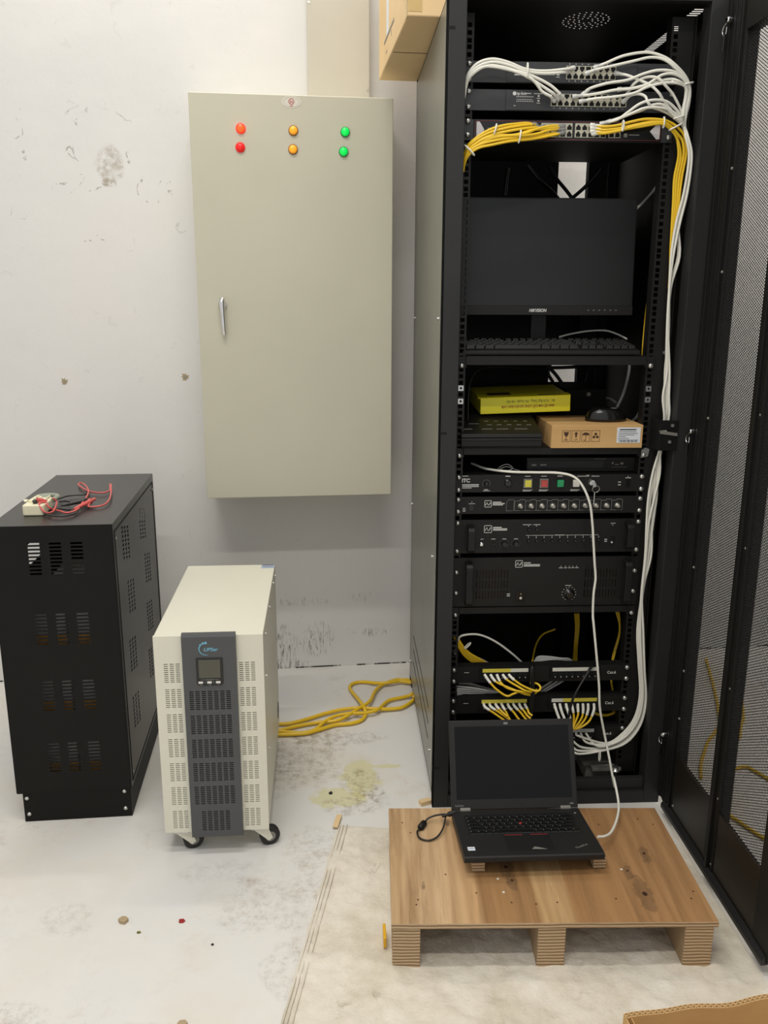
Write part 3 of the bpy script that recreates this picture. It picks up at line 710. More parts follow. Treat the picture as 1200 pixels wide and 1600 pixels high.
# ---- mouse
t = thing('computer_mouse', 'black mouse lying sideways on the small brown carton', 'mouse', (380, 52, 1026))
m = MB(); V = []; nU, nV = 20, 10
for j in range(nV+1):
    ph = math.pi/2*j/nV
    for i in range(nU):
        th = 2*math.pi*i/nU; rr = math.cos(ph)**.6
        V.append((380+53*rr*math.cos(th)*(1+.05*math.sin(th)), 52+30*rr*math.sin(th), 1026+(36 if True else 0)*math.sin(ph)**.9*(1-.12*math.cos(th)*rr)))
F = [(j*nU+i, j*nU+(i+1) % nU, (j+1)*nU+(i+1) % nU, (j+1)*nU+i) for j in range(nV) for i in range(nU)]+[tuple(range(nU))[::-1]]
m.add(V, F, True); G(t, m, 'shell', 'gloss_black')
G(t, MB().box(386, 38, 1058.5, 402, 40, 1060.5), 'maker_mark', 'legend_grey')
G(t, MB().cyl((412, 50, 1048), (412, 56, 1048), 6, 14), 'scroll_wheel', 'rubber')
# ---- recorder behind
t = thing('video_recorder', 'flat black recorder box behind the yellow box and mouse', 'recorder', (340, 300, 970))
G(t, MB().box(310, 190, 970, 420, 400, 1092), 'housing', 'matte_black', 2); G(t, MB().lathe((372, 190, 1078), (0, -1, 0), [(0, 6), (3, 6), (4, 4)], 16), 'round_port', 'hub_grey')
# ---- disc player resting on the timer unit
t = thing('disc_player', 'slim black disc player lying on top of the timer unit', 'disc player', (316, 130, 899))
G(t, MB().box(178, 30, 899, 456, 230, 935), 'housing', 'gear_black', 1); G(t, MB().box(180, 28.5, 908, 374, 30, 927), 'disc_tray', 'frame_black', .5)
m = MB(); bars(m, [(190, 914.5, 12, 4), (212, 915, 16, 3.5), (350, 931, 30, .8), (396, 918, 4, 5), (404, 916, 10, 2), (418, 917, 8, 5), (396, 910, 40, .7)], 28.5); G(t, m, 'printed_legend', 'hub_grey')
t = thing('coiled_wire', 'small loose coil of clear-sleeved wire beside the disc player', 'wire', (120, 40, 899))
m = MB().tube([(100, 30, 902), (112, 30, 914), (130, 32, 918), (142, 30, 908), (126, 28, 902), (110, 30, 906), (128, 32, 912), (150, 34, 904), (160, 30, 902)], 1.2, 6, 5); G(t, m, 'strand', 'cable_grey')

# ---- timer unit with coloured buttons
def panel(t, z0, z1, rows, chassis_d=260, col='gear_black'):
    b = G(t, MB().box(-9, -4, z0, 474, 0, z1), 'front_panel', col, .8)
    G(t, MB().box(12, 0, z0+1, 452, chassis_d, z1-1), 'chassis', 'black_powder', 1)
    screws(t, rows); return b
t = gear('timer_unit', 'black one-unit control panel with yellow, red, green and white square buttons and keys', 'audio controller', 854); ITC = t
panel(t, 853.5, 898, (892, 860))
m = MB(); m.text('ITC', 13, 8, -4, 880, bold=.04); bars(m, [(9, 872, 42, 2.6), (9, 868, 42, 2), (9, 864.5, 24, 1.6), (9, 895, 15, 1.4), (62, 857, 18, 1.2), (65, 860, 10, 1.6), (118, 893.5, 12, 2.4), (300, 893, 30, 1.2), (336, 893, 20, 1.2), (322, 895.5, 8, 1.2), (405, 877, 7, 2), (405, 870, 7, 2), (423, 888, 14, 1.4), (428.5, 891, 2, 2)]+[(x-8, 893.5, 14, 1.6) for x in (175, 216, 257)]+[(x-12, 858.5, 24, 1.4) for x in (175, 216, 296)]+[(x-12, 855.8, 20, 1.2) for x in (175, 216, 296)], -4)
G(t, m, 'printed_legend', 'legend_white')
m = MB()
for k in range(11):
    a_ = math.radians(-120+24*k); m.box(70+9.5*math.sin(a_)-.7, -4.4, 876+9.5*math.cos(a_)-.7, 70+9.5*math.sin(a_)+.7, -4, 876+9.5*math.cos(a_)+.7)
G(t, m, 'dial_marks', 'legend_grey')
G(t, MB().lathe((70, -4, 876), (0, -1, 0), [(0, 6), (7, 5.5), (8, 4)], 18), 'knob', 'gloss_black')
G(t, MB().lathe((125, -4, 877), (0, -1, 0), [(0, 10), (2, 10), (2.1, 8), (3, 8)], 24), 'microphone_socket', 'gloss_black')
for x, c_, big in ((175, 'btn_yellow', 1), (216, 'btn_red', 1), (257, 'btn_green', 0), (297, 'btn_white', 0)):
    par = None
    if big:
        par = G(t, MB().box(x-11, -6, 864, x+11, -4, 888), 'button_bezel', 'legend_grey', .6)
    G(t, MB().box(x-8, -11, 867.5, x+8, -6 if big else -4, 885), 'button', c_, 1, par)['label'] = {'btn_yellow': 'yellow', 'btn_red': 'red', 'btn_green': 'green', 'btn_white': 'white'}[c_]+' square push button'
G(t, MB().lathe((338, -4, 877), (0, -1, 0), [(0, 10), (3, 9.5), (4, 7), (6, 7)], 24), 'key_lock', 'chrome')
G(t, MB().box(423, -6, 866, 436, -4, 884), 'power_switch', 'gloss_black', .8)
t = thing('key_ring', 'small key ring with key hanging from the key lock of the timer unit', 'keys', (346, -12, 862))
m = MB(); m.tube([(347+9*math.cos(k*math.pi/8), -12-2*math.sin(k*math.pi/8), 862+9*math.sin(k*math.pi/8)) for k in range(17)], 1.1, 6, 1); G(t, m, 'ring', 'zinc')
m = MB(); m.box(336, -20, 874, 340, -9, 880); m.prism([(337, 868), (345, 868), (345, 878), (337, 878)], -17, -15, 'y'); m.tube([(344, -12, 853), (344, -12, 828), (343, -12, 822)], 1.7, 6, 2); G(t, m, 'key', 'zinc')

# ---- mixer preamplifier with ten knobs
def av_logo(m, x, z, s=18):
    for b in ((0, 0, s, 1.3), (0, s-1.3, s, s), (0, 0, 1.3, s), (s-1.3, 0, s, s)): m.box(x+b[0], -4.4, z+b[1], x+b[2], -4, z+b[3])
    m.tube([(x+2.6, -4.3, z+s*.3), (x+s*.36, -4.3, z+s*.72), (x+s*.5, -4.3, z+s*.3), (x+s*.66, -4.3, z+s*.34), (x+s*.84, -4.3, z+s*.72)], 1., 5, 1)
t = gear('mixer_amplifier', 'black one-unit mixer with a white outlined row of silver knobs', 'audio mixer', 797.5)
panel(t, 797.5, 842, (835, 804))
m = MB(); av_logo(m, 67, 815); bars(m, [(88, 827, 22, 2.2), (88, 823.5, 30, 2.2), (88, 820, 26, 2.2), (12, 812, 7, 1.6), (12, 808, 7, 1.6), (12, 804.5, 7, 1.6), (27, 824, 16, 1.2), (34, 828, 2, 2)], -4)
G(t, m, 'printed_legend', 'legend_white')
m = MB(); X0 = 143
for k in range(10):
    x0 = X0+27.6*k
    for q in range(1): m.tube([(x0+1, -4.2, 806), (x0+1, -4.2, 829), (x0+3, -4.2, 831), (x0+12, -4.2, 831), (x0+15, -4.2, 834), (x0+27, -4.2, 834), (x0+28.4, -4.2, 832), (x0+28.4, -4.2, 806), (x0+1, -4.2, 806)], .6, 4, 1)
m.tube([(123, -4.2, 805.5), (123, -4.2, 828), (128, -4.2, 834), (142, -4.2, 834), (142, -4.2, 805.5), (123, -4.2, 805.5)], .6, 4, 1)
G(t, m, 'channel_outline', 'legend_grey')
m = MB()
for k in range(10):
    for q in range(11):
        a_ = math.radians(-135+27*q); xx, zz = X0+15+27.6*k+9.3*math.sin(a_), 818+9.3*math.cos(a_); m.box(xx-.5, -4.4, zz-.5, xx+.5, -4, zz+.5)
G(t, m, 'dial_marks', 'legend_grey')
for k in range(10):
    G(t, MB().lathe((X0+15+27.6*k, -4, 818), (.05, -1, -.05), [(0, 6.3), (4, 6), (4.1, 4.5), (12, 4.2), (13, 3)], 18), 'knob', 'knob_silver')
G(t, MB().box(28, -6, 806, 40, -4, 822), 'power_switch', 'gloss_black', .8)

# ---- pager / zone selector, two units
def handle(t, x, z0, z1):
    m = MB(); m.prism([(-4, z0), (-30, z0+3), (-36, z0+10), (-36, z1-10), (-30, z1-3), (-4, z1), (-4, z1-7), (-24, z1-9), (-29, z1-14), (-29, z0+14), (-24, z0+9), (-4, z0+7)], x, x+17, 'x')
    G(t, m, 'handle', 'gear_black', 1.2)
t = gear('zone_selector', 'black two-unit selector with handles and a row of ten tiny dark knobs', 'audio selector', 694)
panel(t, 694, 782, (774, 700)); handle(t, 24, 700, 770); handle(t, 430, 706, 776)
m = MB(); av_logo(m, 68, 748, 20); bars(m, [(91, 761, 22, 2.4), (91, 757.5, 36, 2), (91, 754, 36, 2.4), (167, 768, 22, 1.3), (194, 768, 18, 1.3), (176, 740, 72, .8), (250, 740, 26, 1.4), (278, 740, 85, .8), (393, 770, 13, 1.3), (398, 765, 2, 2), (380, 727, 7, 2), (380, 722, 7, 2), (60, 731, 8, 1.3), (87, 731, 11, 1.3), (116, 731, 10, 1.3), (146, 731, 10, 1.3)]+[(182+20.2*k, 733, 1.6, 2) for k in range(10)]+[(182+20.2*k, 736.5, 1.6, 1.6) for k in range(10)]+[(181, 764, 2, 2), (201, 764, 2, 2)], -4)
G(t, m, 'printed_legend', 'legend_white')
for x, z in [(183, 756), (203, 756)]+[(183+20.2*k, 726) for k in range(10)]: G(t, MB().lathe((x, -4, z), (0, -1, 0), [(0, 4), (6, 3.6), (7, 2.5)], 14), 'knob', 'gloss_black')
for x, z in ((121, 719), (151, 719)):
    m = MB()
    for q in range(9):
        a_ = math.radians(-130+32.5*q); m.box(x+11*math.sin(a_)-.6, -4.4, z+11*math.cos(a_)-.6, x+11*math.sin(a_)+.6, -4, z+11*math.cos(a_)+.6)
    G(t, m, 'dial_marks', 'legend_grey'); G(t, MB().lathe((x, -4, z), (0, -1, 0), [(0, 8), (5, 7.6), (9, 6)], 18), 'knob', 'gloss_black')
G(t, MB().lathe((63, -4, 717), (0, -1, 0), [(0, 5.5), (1.2, 5.5), (1.3, 3), (1.4, 2.8)], 20), 'headphone_socket', 'chrome')
G(t, MB().box(92, -9, 716, 96, -4, 722), 'push_button', 'gloss_black', .6)
b = G(t, MB().box(391, -7, 716, 406, -4, 735), 'power_switch', 'gloss_black', .8); G(t, MB().lathe((398.5, -7, 721), (0, -1, 0), [(0, 2.6), (.4, 2.6)], 14), 'switch_dot', 'legend_white', 0, b)

# ---- power amplifier, three units
t = gear('power_amplifier', 'tall black vented power amplifier with two handles and one dial', 'audio amplifier', 551)
hs = []
for x0 in (52, 335):
    for k in range(11):
        for z0, z1 in ((97-551+551, 0),) if False else ((20, 40), (48, 68), (75, 97)):
            hs.append((x0+8*k+9, z0+2, x0+8*k+11.4, z1+2))
hs = sorted(set(hs))
m = MB().plate(483, 132, hs, 4, -4, -9, 550); G(t, m, 'front_panel', 'gear_black', 0)
G(t, MB().box(12, 2, 551, 452, 320, 681), 'chassis', 'black_powder', 1); screws(t, (643, 587)); handle(t, 22, 558, 674); handle(t, 432, 560, 676)
for x0 in (60, 343): G(t, MB().box(x0-4, 1, 568, x0+84, 1.6, 652), 'dust_filter', 'ink_brown')
m = MB(); av_logo(m, 152, 655, 19); bars(m, [(174, 666, 18, 2.2), (174, 661, 42, 2.2), (174, 657.5, 42, 2.2), (133, 582, 8, 2), (133, 577, 8, 2), (266, 652, 10, 1.4), (279, 652, 8, 1.4), (290, 652, 6, 1.4), (298, 652, 8, 1.4), (308, 652, 9, 1.4), (285, 604, 16, 1.3)]+[(x, 656, 1.8, 1.8) for x in (270, 282, 292, 301, 311)], -4)
for q in range(13):
    a_ = math.radians(-150+25*q); m.box(296+18*math.sin(a_)-.9, -4.4, 582+18*math.cos(a_)-.9, 296+18*math.sin(a_)+.9, -4, 582+18*math.cos(a_)+.9)
G(t, m, 'printed_legend', 'legend_white')
G(t, MB().lathe((296, -4, 582), (0, -1, 0), [(0, 14), (2, 14), (2.1, 11), (14, 10), (15, 8)], 24), 'knob', 'gloss_black')
b = G(t, MB().box(158, -8, 566, 180, -4, 592), 'power_switch', 'gloss_black', 1); G(t, MB().lathe((169, -8, 573), (0, -1, 0), [(0, 3.4), (.5, 3.4)], 16).box(168.4, -8.5, 582, 169.6, -8, 586), 'switch_dot', 'legend_white', 0, b)

# ---- patch panels
def patch(label, z0, screw, strips):
    t = gear('patch_panel', label, 'patch panel', z0)
    G(t, MB().box(-9, -4, z0, 474, 0, z0+44.4), 'front_panel', 'gear_black', .8)
    m = MB(); m.box(10, -4, z0+44, 455, 22, z0+47); G(t, m, 'top_flange', 'matte_black', .5)
    m = MB(); m.box(68, -8, z0+12, 204, -4, z0+44); m.box(256, -8, z0+12, 392, -4, z0+44); pb = G(t, m, 'jack_module', 'matte_black', .6)
    m = MB()
    for x0 in (76, 264):
        for k in range(8): m.box(x0+15.4*k+2, -8.3, z0+18, x0+15.4*k+12.5, -8, z0+29)
    G(t, m, 'jack_opening', 'void_black', 0, pb)
    m = MB(); 
    for x0 in (76, 264):
        for k in range(8): m.box(x0+15.4*k+6, -8.3, z0+13.5, x0+15.4*k+8.5, -8, z0+16)
    m.text('Cat.6', 11, 412, -4, z0+20, bold=.02); m.box(28, -4.4, z0+29, 41, -4, z0+30)
    G(t, m, 'printed_legend', 'legend_white')
    for x0, x1, c_ in strips: G(t, MB().box(x0, -9, z0+31, x1, -8, z0+41), 'label_strip', c_, .3, pb)
    screws(t, screw); return t
patch('topmost black patch panel, white strip over its empty right ports', 335, (372, 340), ((76, 151, 'strip_yellow'), (151, 198, 'strip_white'), (263, 388, 'strip_white')))
patch('middle black patch panel with yellow label strips, directly behind the laptop lid top', 246, (283, 251), ((76, 198, 'strip_yellow'), (265, 296, 'strip_white'), (296, 388, 'strip_yellow')))
patch('lowest black patch panel, mostly hidden by the laptop lid', 155, (194, 162), ((76, 198, 'strip_white'), (264, 386, 'cable_grey')))
# ================================================================== cables
C = {}
C['wl']=[[(-14,-22,1763),(-11,-29,1787),(-5,-36,1808),(15,-38,1828),(46,-39,1836),(80,-40,1830),(121,-38,1817),(165,-34,1815),(215,-30,1821),(233,-14,1827)],[(-14,-22,1763),(-11,-29,1783),(-5,-36,1804),(19,-38,1823),(49,-39,1830),(83,-40,1824),(121,-38,1813),(165,-34,1810),(206,-30,1814),(221,-14,1819)],[(-13,-22,1760),(-10,-28,1779),(-2,-35,1800),(25,-38,1819),(52,-39,1820),(83,-39,1815),(114,-40,1809),(146,-37,1800),(179,-33,1786),(201,-30,1770),(210,-14,1765)],[(-13,-22,1757),(-11,-28,1770),(-8,-35,1794),(16,-38,1816),(49,-39,1823),(80,-39,1816),(108,-40,1808),(137,-37,1796),(163,-33,1783),(187,-30,1770),(202,-14,1763)],[(-13,-22,1760),(-9,-28,1784),(4,-35,1811),(40,-38,1822),(77,-39,1819),(114,-39,1807),(133,-40,1798),(147,-37,1787),(161,-33,1773),(181,-30,1764),(193,-14,1759)]]
C['yl']=[[(-10,-20,1607),(-9,-30,1621),(-1,-41,1639),(20,-45,1653),(51,-45,1660),(91,-44,1668),(140,-38,1674),(185,-31,1683),(218,-16,1692)],[(-11,-20,1607),(-10,-30,1623),(-4,-41,1642),(20,-45,1659),(57,-45,1669),(91,-44,1674),(127,-38,1677),(172,-31,1685),(218,-16,1694)],[(-11,-20,1607),(-10,-30,1629),(-1,-41,1650),(26,-45,1669),(60,-45,1679),(100,-44,1681),(139,-38,1692),(184,-31,1699),(217,-16,1704)],[(-10,-20,1609),(-6,-32,1652),(13,-44,1673),(44,-45,1691),(74,-45,1700),(106,-39,1705),(130,-32,1708),(152,-16,1708)],[(-10,-20,1609),(-8,-32,1646),(10,-44,1667),(44,-45,1685),(81,-45,1695),(119,-39,1702),(142,-32,1705),(155,-16,1705)],[(-10,-20,1609),(-6,-32,1640),(17,-44,1665),(53,-45,1681),(93,-45,1690),(126,-39,1696),(146,-32,1699),(171,-16,1704)],[(-10,-20,1608),(-6,-30,1635),(14,-41,1658),(53,-45,1675),(97,-45,1680),(125,-44,1685),(151,-38,1695),(184,-31,1703),(217,-16,1706)],[(-10,-20,1608),(-8,-30,1632),(8,-41,1653),(44,-45,1672),(85,-45,1679),(119,-44,1680),(152,-38,1685),(184,-31,1695),(218,-16,1699)]]
C['wr']=[[(281,-14,1828),(302,-25,1835),(336,-32,1848),(375,-35,1855),(402,-38,1854),(431,-42,1844),(454,-45,1828),(477,-42,1809),(490,-38,1791),(495,-35,1774),(495,-32,1751),(493,-28,1730),(493,-25,1709),(500,-25,1684),(511,-25,1643),(508,-20,1567),(498,-15,1497),(492,-15,1425),(492,-15,1352),(496,-15,1248),(499,-15,1156),(501,-15,1094),(511,-15,1038),(501,-15,958),(496,-15,901),(495,-15,835),(496,-15,768),(492,-15,683),(485,-15,579),(481,-15,481),(491,-15,392),(502,-15,299),(492,-15,228),(457,-15,177),(416,-15,155),(342,-22,182),(337,-10,184)],[(263,-14,1816),(279,-25,1821),(320,-32,1829),(362,-35,1838),(397,-38,1845),(425,-42,1841),(448,-45,1827),(474,-42,1806),(487,-38,1789),(493,-35,1769),(492,-32,1745),(492,-28,1725),(492,-25,1709),(499,-30,1683),(512,-30,1642),(509,-25,1567),(497,-20,1497),(490,-20,1425),(490,-20,1352),(494,-20,1248),(502,-20,1156),(507,-20,1094),(514,-20,1039),(501,-20,959),(499,-20,902),(500,-20,837),(497,-20,770),(492,-20,685),(485,-20,581),(483,-20,483),(494,-20,390),(504,-20,297),(494,-20,226),(459,-20,175),(415,-20,154),(363,-22,163),(349,-10,185)],[(257,-14,1772),(270,-25,1783),(308,-32,1793),(350,-35,1799),(383,-38,1811),(413,-42,1818),(443,-45,1817),(465,-42,1810),(483,-38,1794),(490,-35,1774),(489,-32,1745),(489,-28,1725),(490,-25,1709),(494,-35,1682),(505,-35,1641),(502,-30,1566),(491,-25,1496),(486,-25,1425),(488,-25,1352),(494,-25,1248),(505,-25,1157),(509,-25,1095),(513,-25,1040),(496,-25,960),(484,-25,904),(478,-25,838),(479,-25,771),(482,-25,687),(480,-25,583),(485,-25,485),(496,-25,388),(507,-25,295),(497,-25,224),(462,-25,174),(413,-25,152),(384,-22,157),(363,-10,185)],[(236,-14,1768),(283,-25,1772),(324,-32,1779),(363,-35,1782),(396,-38,1791),(425,-42,1809),(450,-45,1811),(474,-42,1801),(486,-38,1786),(489,-35,1769),(487,-32,1745),(488,-28,1725),(490,-25,1709),(500,-25,1684),(512,-25,1643),(512,-20,1568),(502,-15,1497),(506,-15,1425),(493,-15,1352),(499,-15,1248),(498,-15,1156),(504,-15,1094),(511,-15,1038),(505,-15,958),(495,-15,901),(487,-15,836),(489,-15,769),(497,-15,683),(487,-15,579),(492,-15,481),(503,-15,379),(514,-15,286),(504,-15,215),(469,-15,164),(417,-15,142),(353,-22,148),(325,-10,165)],[(252,-14,1758),(283,-26,1762),(324,-32,1765),(366,-36,1772),(396,-40,1785),(434,-43,1793),(464,-43,1792),(483,-40,1785),(487,-36,1771),(485,-32,1745),(486,-29,1725),(489,-25,1709),(496,-30,1683),(509,-30,1642),(506,-25,1567),(499,-20,1497),(508,-20,1425),(493,-20,1352),(493,-20,1248),(499,-20,1156),(506,-20,1094),(507,-20,1039),(498,-20,959),(498,-20,902),(501,-20,837),(495,-20,770),(499,-20,685),(482,-20,581),(493,-20,483),(504,-20,377),(515,-20,285),(505,-20,213),(470,-20,163),(416,-20,141),(345,-22,138),(326,-10,149)],[(303,-14,1712),(334,-30,1718),(355,-35,1732),(381,-40,1750),(408,-45,1757),(439,-40,1756),(462,-35,1744),(480,-30,1727),(491,-25,1709),(499,-35,1682),(511,-35,1641),(510,-30,1566),(500,-25,1497),(491,-25,1425),(488,-25,1352),(491,-25,1248),(499,-25,1157),(494,-25,1095),(502,-25,1040),(499,-25,960),(502,-25,903),(493,-25,838),(484,-25,771),(484,-25,687),(482,-25,583),(493,-25,485),(505,-25,376),(516,-25,283),(506,-25,212),(471,-25,161),(414,-25,140),(345,-22,129),(322,-10,138)],[(359,-14,1774),(364,-29,1789),(379,-34,1801),(400,-38,1806),(419,-43,1801),(435,-43,1787),(453,-38,1773),(468,-34,1755),(479,-29,1740),(489,-25,1720),(502,-5,1691),(513,30,1658),(520,60,1606)],[(329,-14,1818),(351,-30,1810),(385,-35,1797),(404,-40,1787),(421,-45,1771),(434,-40,1757),(454,-35,1739),(475,-30,1719),(489,-25,1706),(502,-5,1691),(513,30,1658),(520,60,1606)],[(351,-14,1759),(360,-30,1768),(378,-35,1771),(392,-40,1765),(397,-45,1752),(411,-40,1743),(430,-35,1739),(457,-30,1729),(487,-25,1709),(502,-5,1691),(513,30,1658),(520,60,1606)],[(310,-14,1713),(340,-31,1721),(366,-37,1731),(393,-42,1741),(428,-42,1742),(457,-36,1736),(477,-31,1724),(492,-25,1707),(502,-5,1691),(513,30,1658),(520,60,1606)],[(319,-14,1716),(357,-31,1728),(389,-37,1738),(410,-42,1748),(433,-42,1748),(454,-36,1733),(475,-31,1719),(490,-25,1705),(502,-5,1691),(513,30,1658),(520,60,1606)],[(338,-14,1784),(370,-30,1785),(408,-35,1794),(441,-40,1801),(462,-45,1797),(481,-40,1786),(485,-35,1768),(484,-30,1740),(489,-25,1715),(502,-5,1691),(513,30,1658),(520,60,1606)]]
C['yr']=[[(281,-14,1709),(307,-28,1704),(335,-32,1706),(368,-35,1714),(399,-38,1719),(433,-42,1717),(455,-38,1712),(475,-34,1702),(491,-30,1687),(500,-26,1663),(502,-22,1642),(499,-16,1599),(498,-13,1544),(497,-11,1495),(496,-10,1440),(495,-9,1396),(493,-9,1352)],[(281,-14,1703),(307,-28,1697),(341,-32,1700),(380,-35,1708),(414,-38,1714),(436,-42,1712),(456,-38,1704),(473,-34,1691),(488,-30,1676),(495,-26,1655),(496,-22,1639),(493,-16,1598),(494,-13,1544),(494,-11,1495),(494,-10,1440),(494,-9,1396),(493,-9,1352)],[(282,-14,1696),(310,-29,1691),(346,-33,1697),(386,-38,1703),(430,-42,1709),(453,-37,1701),(471,-32,1686),(484,-27,1663),(490,-22,1639),(487,-16,1598),(489,-13,1544),(490,-11,1495),(491,-10,1440),(493,-9,1396),(493,-9,1352)],[(285,-14,1691),(310,-29,1690),(341,-33,1695),(380,-38,1705),(430,-42,1712),(453,-37,1704),(471,-32,1689),(481,-27,1663),(485,-22,1639),(482,-16,1598),(485,-13,1544),(487,-11,1495),(489,-10,1440),(492,-9,1396),(493,-9,1352)]]
C['lapw']=[[(46,90,910),(76,30,907),(132,-10,907),(190,-14,906),(246,-22,906),(283,-30,898),(305,-40,875),(323,-48,833),(333,-48,779),(339,-48,729),(345,-48,678),(350,-48,637),(347,-50,597),(348,-52,542),(351,-56,513),(365,-60,414),(374,-62,346),(379,-66,285),(394,-70,216),(402,-90,168),(407,-140,103),(382,-200,164),(374,-270,137),(351,-330,134),(320,-385,138),(297,-410,145),(278,-420,151)]]
C['p1']=[[(81,-8,361),(93,-19,345),(111,-26,326),(138,-32,309),(154,-39,318),(173,-33,320),(202,-24,306),(219,-15,309)],[(97,-8,360),(109,-21,346),(132,-28,336),(157,-36,328),(184,-36,316),(205,-25,308),(222,-15,310)],[(114,-8,360),(123,-22,343),(140,-31,331),(171,-40,325),(201,-28,315),(219,-15,315)],[(130,-8,359),(141,-22,349),(167,-31,335),(186,-40,327),(207,-28,318),(222,-15,318)],[(146,-8,359),(156,-19,351),(177,-26,337),(203,-32,326),(219,-39,325),(227,-33,332),(219,-24,339),(203,-15,337)]]
C['p2']=[[(82,-8,275),(84,-23,273),(107,-31,259),(129,-38,245),(137,-45,241)],[(98,-8,274),(100,-23,273),(122,-31,260),(142,-38,247),(150,-45,242)],[(114,-8,274),(116,-23,273),(125,-31,266),(133,-38,260),(140,-45,256)],[(130,-8,274),(132,-23,272),(140,-31,259),(147,-38,245),(155,-45,240)],[(147,-8,273),(148,-23,272),(161,-31,258),(172,-38,244),(180,-45,240)],[(162,-8,273),(164,-23,272),(178,-31,259),(189,-38,246),(197,-45,241)],[(178,-8,273),(179,-23,271),(187,-31,263),(194,-38,254),(202,-45,249)],[(193,-8,272),(194,-23,271),(197,-31,266),(198,-38,262),(206,-45,257)]]
C['p3']=[[(273,-8,271),(273,-23,266),(276,-29,256),(280,-34,245),(282,-40,235)],[(288,-8,270),(287,-23,266),(290,-29,255),(294,-34,245),(296,-40,235)],[(305,-8,270),(304,-23,265),(307,-29,255),(310,-34,245),(311,-40,235)],[(320,-8,270),(320,-23,262),(322,-29,245),(321,-34,228),(315,-40,215)],[(337,-8,269),(334,-23,261),(333,-29,248),(325,-34,228),(318,-40,215)],[(351,-8,269),(348,-23,261),(344,-29,241),(328,-34,217),(315,-40,213)],[(365,-8,269),(361,-23,258),(352,-29,234),(332,-34,213),(315,-40,212)],[(381,-8,269),(377,-23,257),(364,-29,229),(338,-34,213),(318,-40,214)]]
C['grey']=[[(11,12,318),(45,8,316),(91,10,306),(131,24,291),(173,50,272)],[(11,12,311),(46,11,309),(92,13,301),(131,24,290),(173,50,272)],[(11,12,305),(47,14,302),(93,16,297),(131,24,289),(173,50,272)],[(12,12,299),(47,17,295),(93,19,292),(131,24,287),(173,50,272)],[(12,12,293),(48,20,289),(94,22,288),(131,24,286),(173,50,272)],[(19,40,316),(46,50,309),(85,60,293),(133,70,274)],[(20,40,313),(46,50,306),(85,60,292),(134,70,273)],[(285,40,322),(267,35,312),(249,35,299),(233,40,280),(219,60,262)],[(300,40,322),(281,35,311),(262,35,298),(241,40,280),(219,60,262)],[(314,40,322),(295,35,311),(274,35,298),(248,40,280),(219,60,262)]]
C['mound']=[[(216,40,367),(234,36,376),(263,34,381),(294,34,381),(320,40,374),(339,50,360)],[(219,40,367),(233,36,380),(263,34,384),(294,34,382),(320,40,376),(339,50,360)],[(221,40,367),(233,36,384),(263,34,387),(294,34,383),(320,40,378),(339,50,360)],[(224,40,367),(233,36,388),(263,34,389),(294,34,384),(320,40,379),(339,50,360)]]
C['arc']=[[(7,40,399),(15,30,447),(34,30,458),(74,40,453),(120,50,428),(168,60,388),(205,70,350)]]
C['yb']=[[(2,35,454),(13,35,429),(26,40,404),(43,45,383),(62,50,368),(81,70,349)],[(4,35,454),(15,35,428),(30,40,404),(49,45,383),(69,50,368),(89,70,348)],[(5,35,454),(18,35,428),(34,40,403),(55,45,383),(76,50,367),(96,70,348)],[(7,35,454),(20,35,428),(37,40,403),(61,45,383),(82,50,367),(104,70,348)],[(9,35,454),(23,35,428),(41,40,403),(67,45,383),(89,50,367),(111,70,348)],[(11,35,454),(25,35,428),(45,40,403),(73,45,383),(96,50,367),(118,70,348)]]
C['wb']=[[(20,60,411),(53,70,380),(82,80,367),(113,90,346)],[(20,60,408),(53,70,377),(82,80,363),(113,90,342)]]
C['vert']=[[(404,300,411),(409,300,365),(403,280,315),(379,200,289)],[(409,300,411),(413,300,365),(407,280,315),(384,200,288)],[(414,300,411),(418,300,365),(410,280,315),(388,200,288)]]
C['yth']=[[(333,250,381),(294,240,369),(265,200,351),(232,100,336)]]
C['yr2']=[[(474,120,484),(479,120,454),(481,120,411),(469,110,367),(460,100,332),(457,90,291),(465,80,246)],[(474,140,476),(484,130,438),(482,130,401),(468,120,357),(459,100,329)]]
C['yl2']=[[(475,80,1322),(474,80,1299),(472,80,1233),(473,80,1188),(482,90,1115),(489,100,1048)]]
C['yloopr']=[[(402,60,211),(420,55,205),(445,55,204),(463,60,210),(465,80,205)],[(402,60,208),(420,55,202),(445,55,202),(463,60,208),(465,80,205)]]
C['bk']=[[(210,-5,391),(204,-28,386),(207,-30,355),(210,-30,313),(209,-30,274),(207,-25,239)],[(208,0,389),(202,-26,382),(203,-28,338),(206,-28,286),(206,-20,236)],[(391,20,390),(372,-10,384),(351,-30,368),(316,-55,326),(304,-60,290),(300,-60,258)],[(390,30,385),(369,-5,382),(348,-28,364),(315,-50,321),(303,-55,285),(298,-60,255)]]
C['bkback']=[[(282,420,1697),(307,430,1660),(354,440,1613),(389,430,1563)],[(435,420,1679),(412,430,1648),(388,440,1623),(348,440,1590)],[(224,400,1681),(260,400,1643),(307,420,1611),(344,420,1569)],[(152,300,1660),(149,300,1629),(146,300,1592)]]
C['bkmid']=[[(301,420,1142),(334,420,1115),(366,410,1072),(381,390,1049)],[(320,420,1142),(315,420,1115),(326,420,1096),(339,430,1079)],[(303,400,1132),(353,400,1133),(404,400,1136),(434,420,1139)],[(348,440,1075),(387,440,1067),(418,440,1081),(436,440,1107)],[(378,430,1060),(397,430,1067),(412,430,1054),(421,420,1049)],[(417,430,1048),(428,430,1082),(435,430,1114)],[(29,60,1027),(28,60,1081),(34,70,1123),(52,90,1147),(92,120,1155),(187,200,1147),(280,300,1135)]]
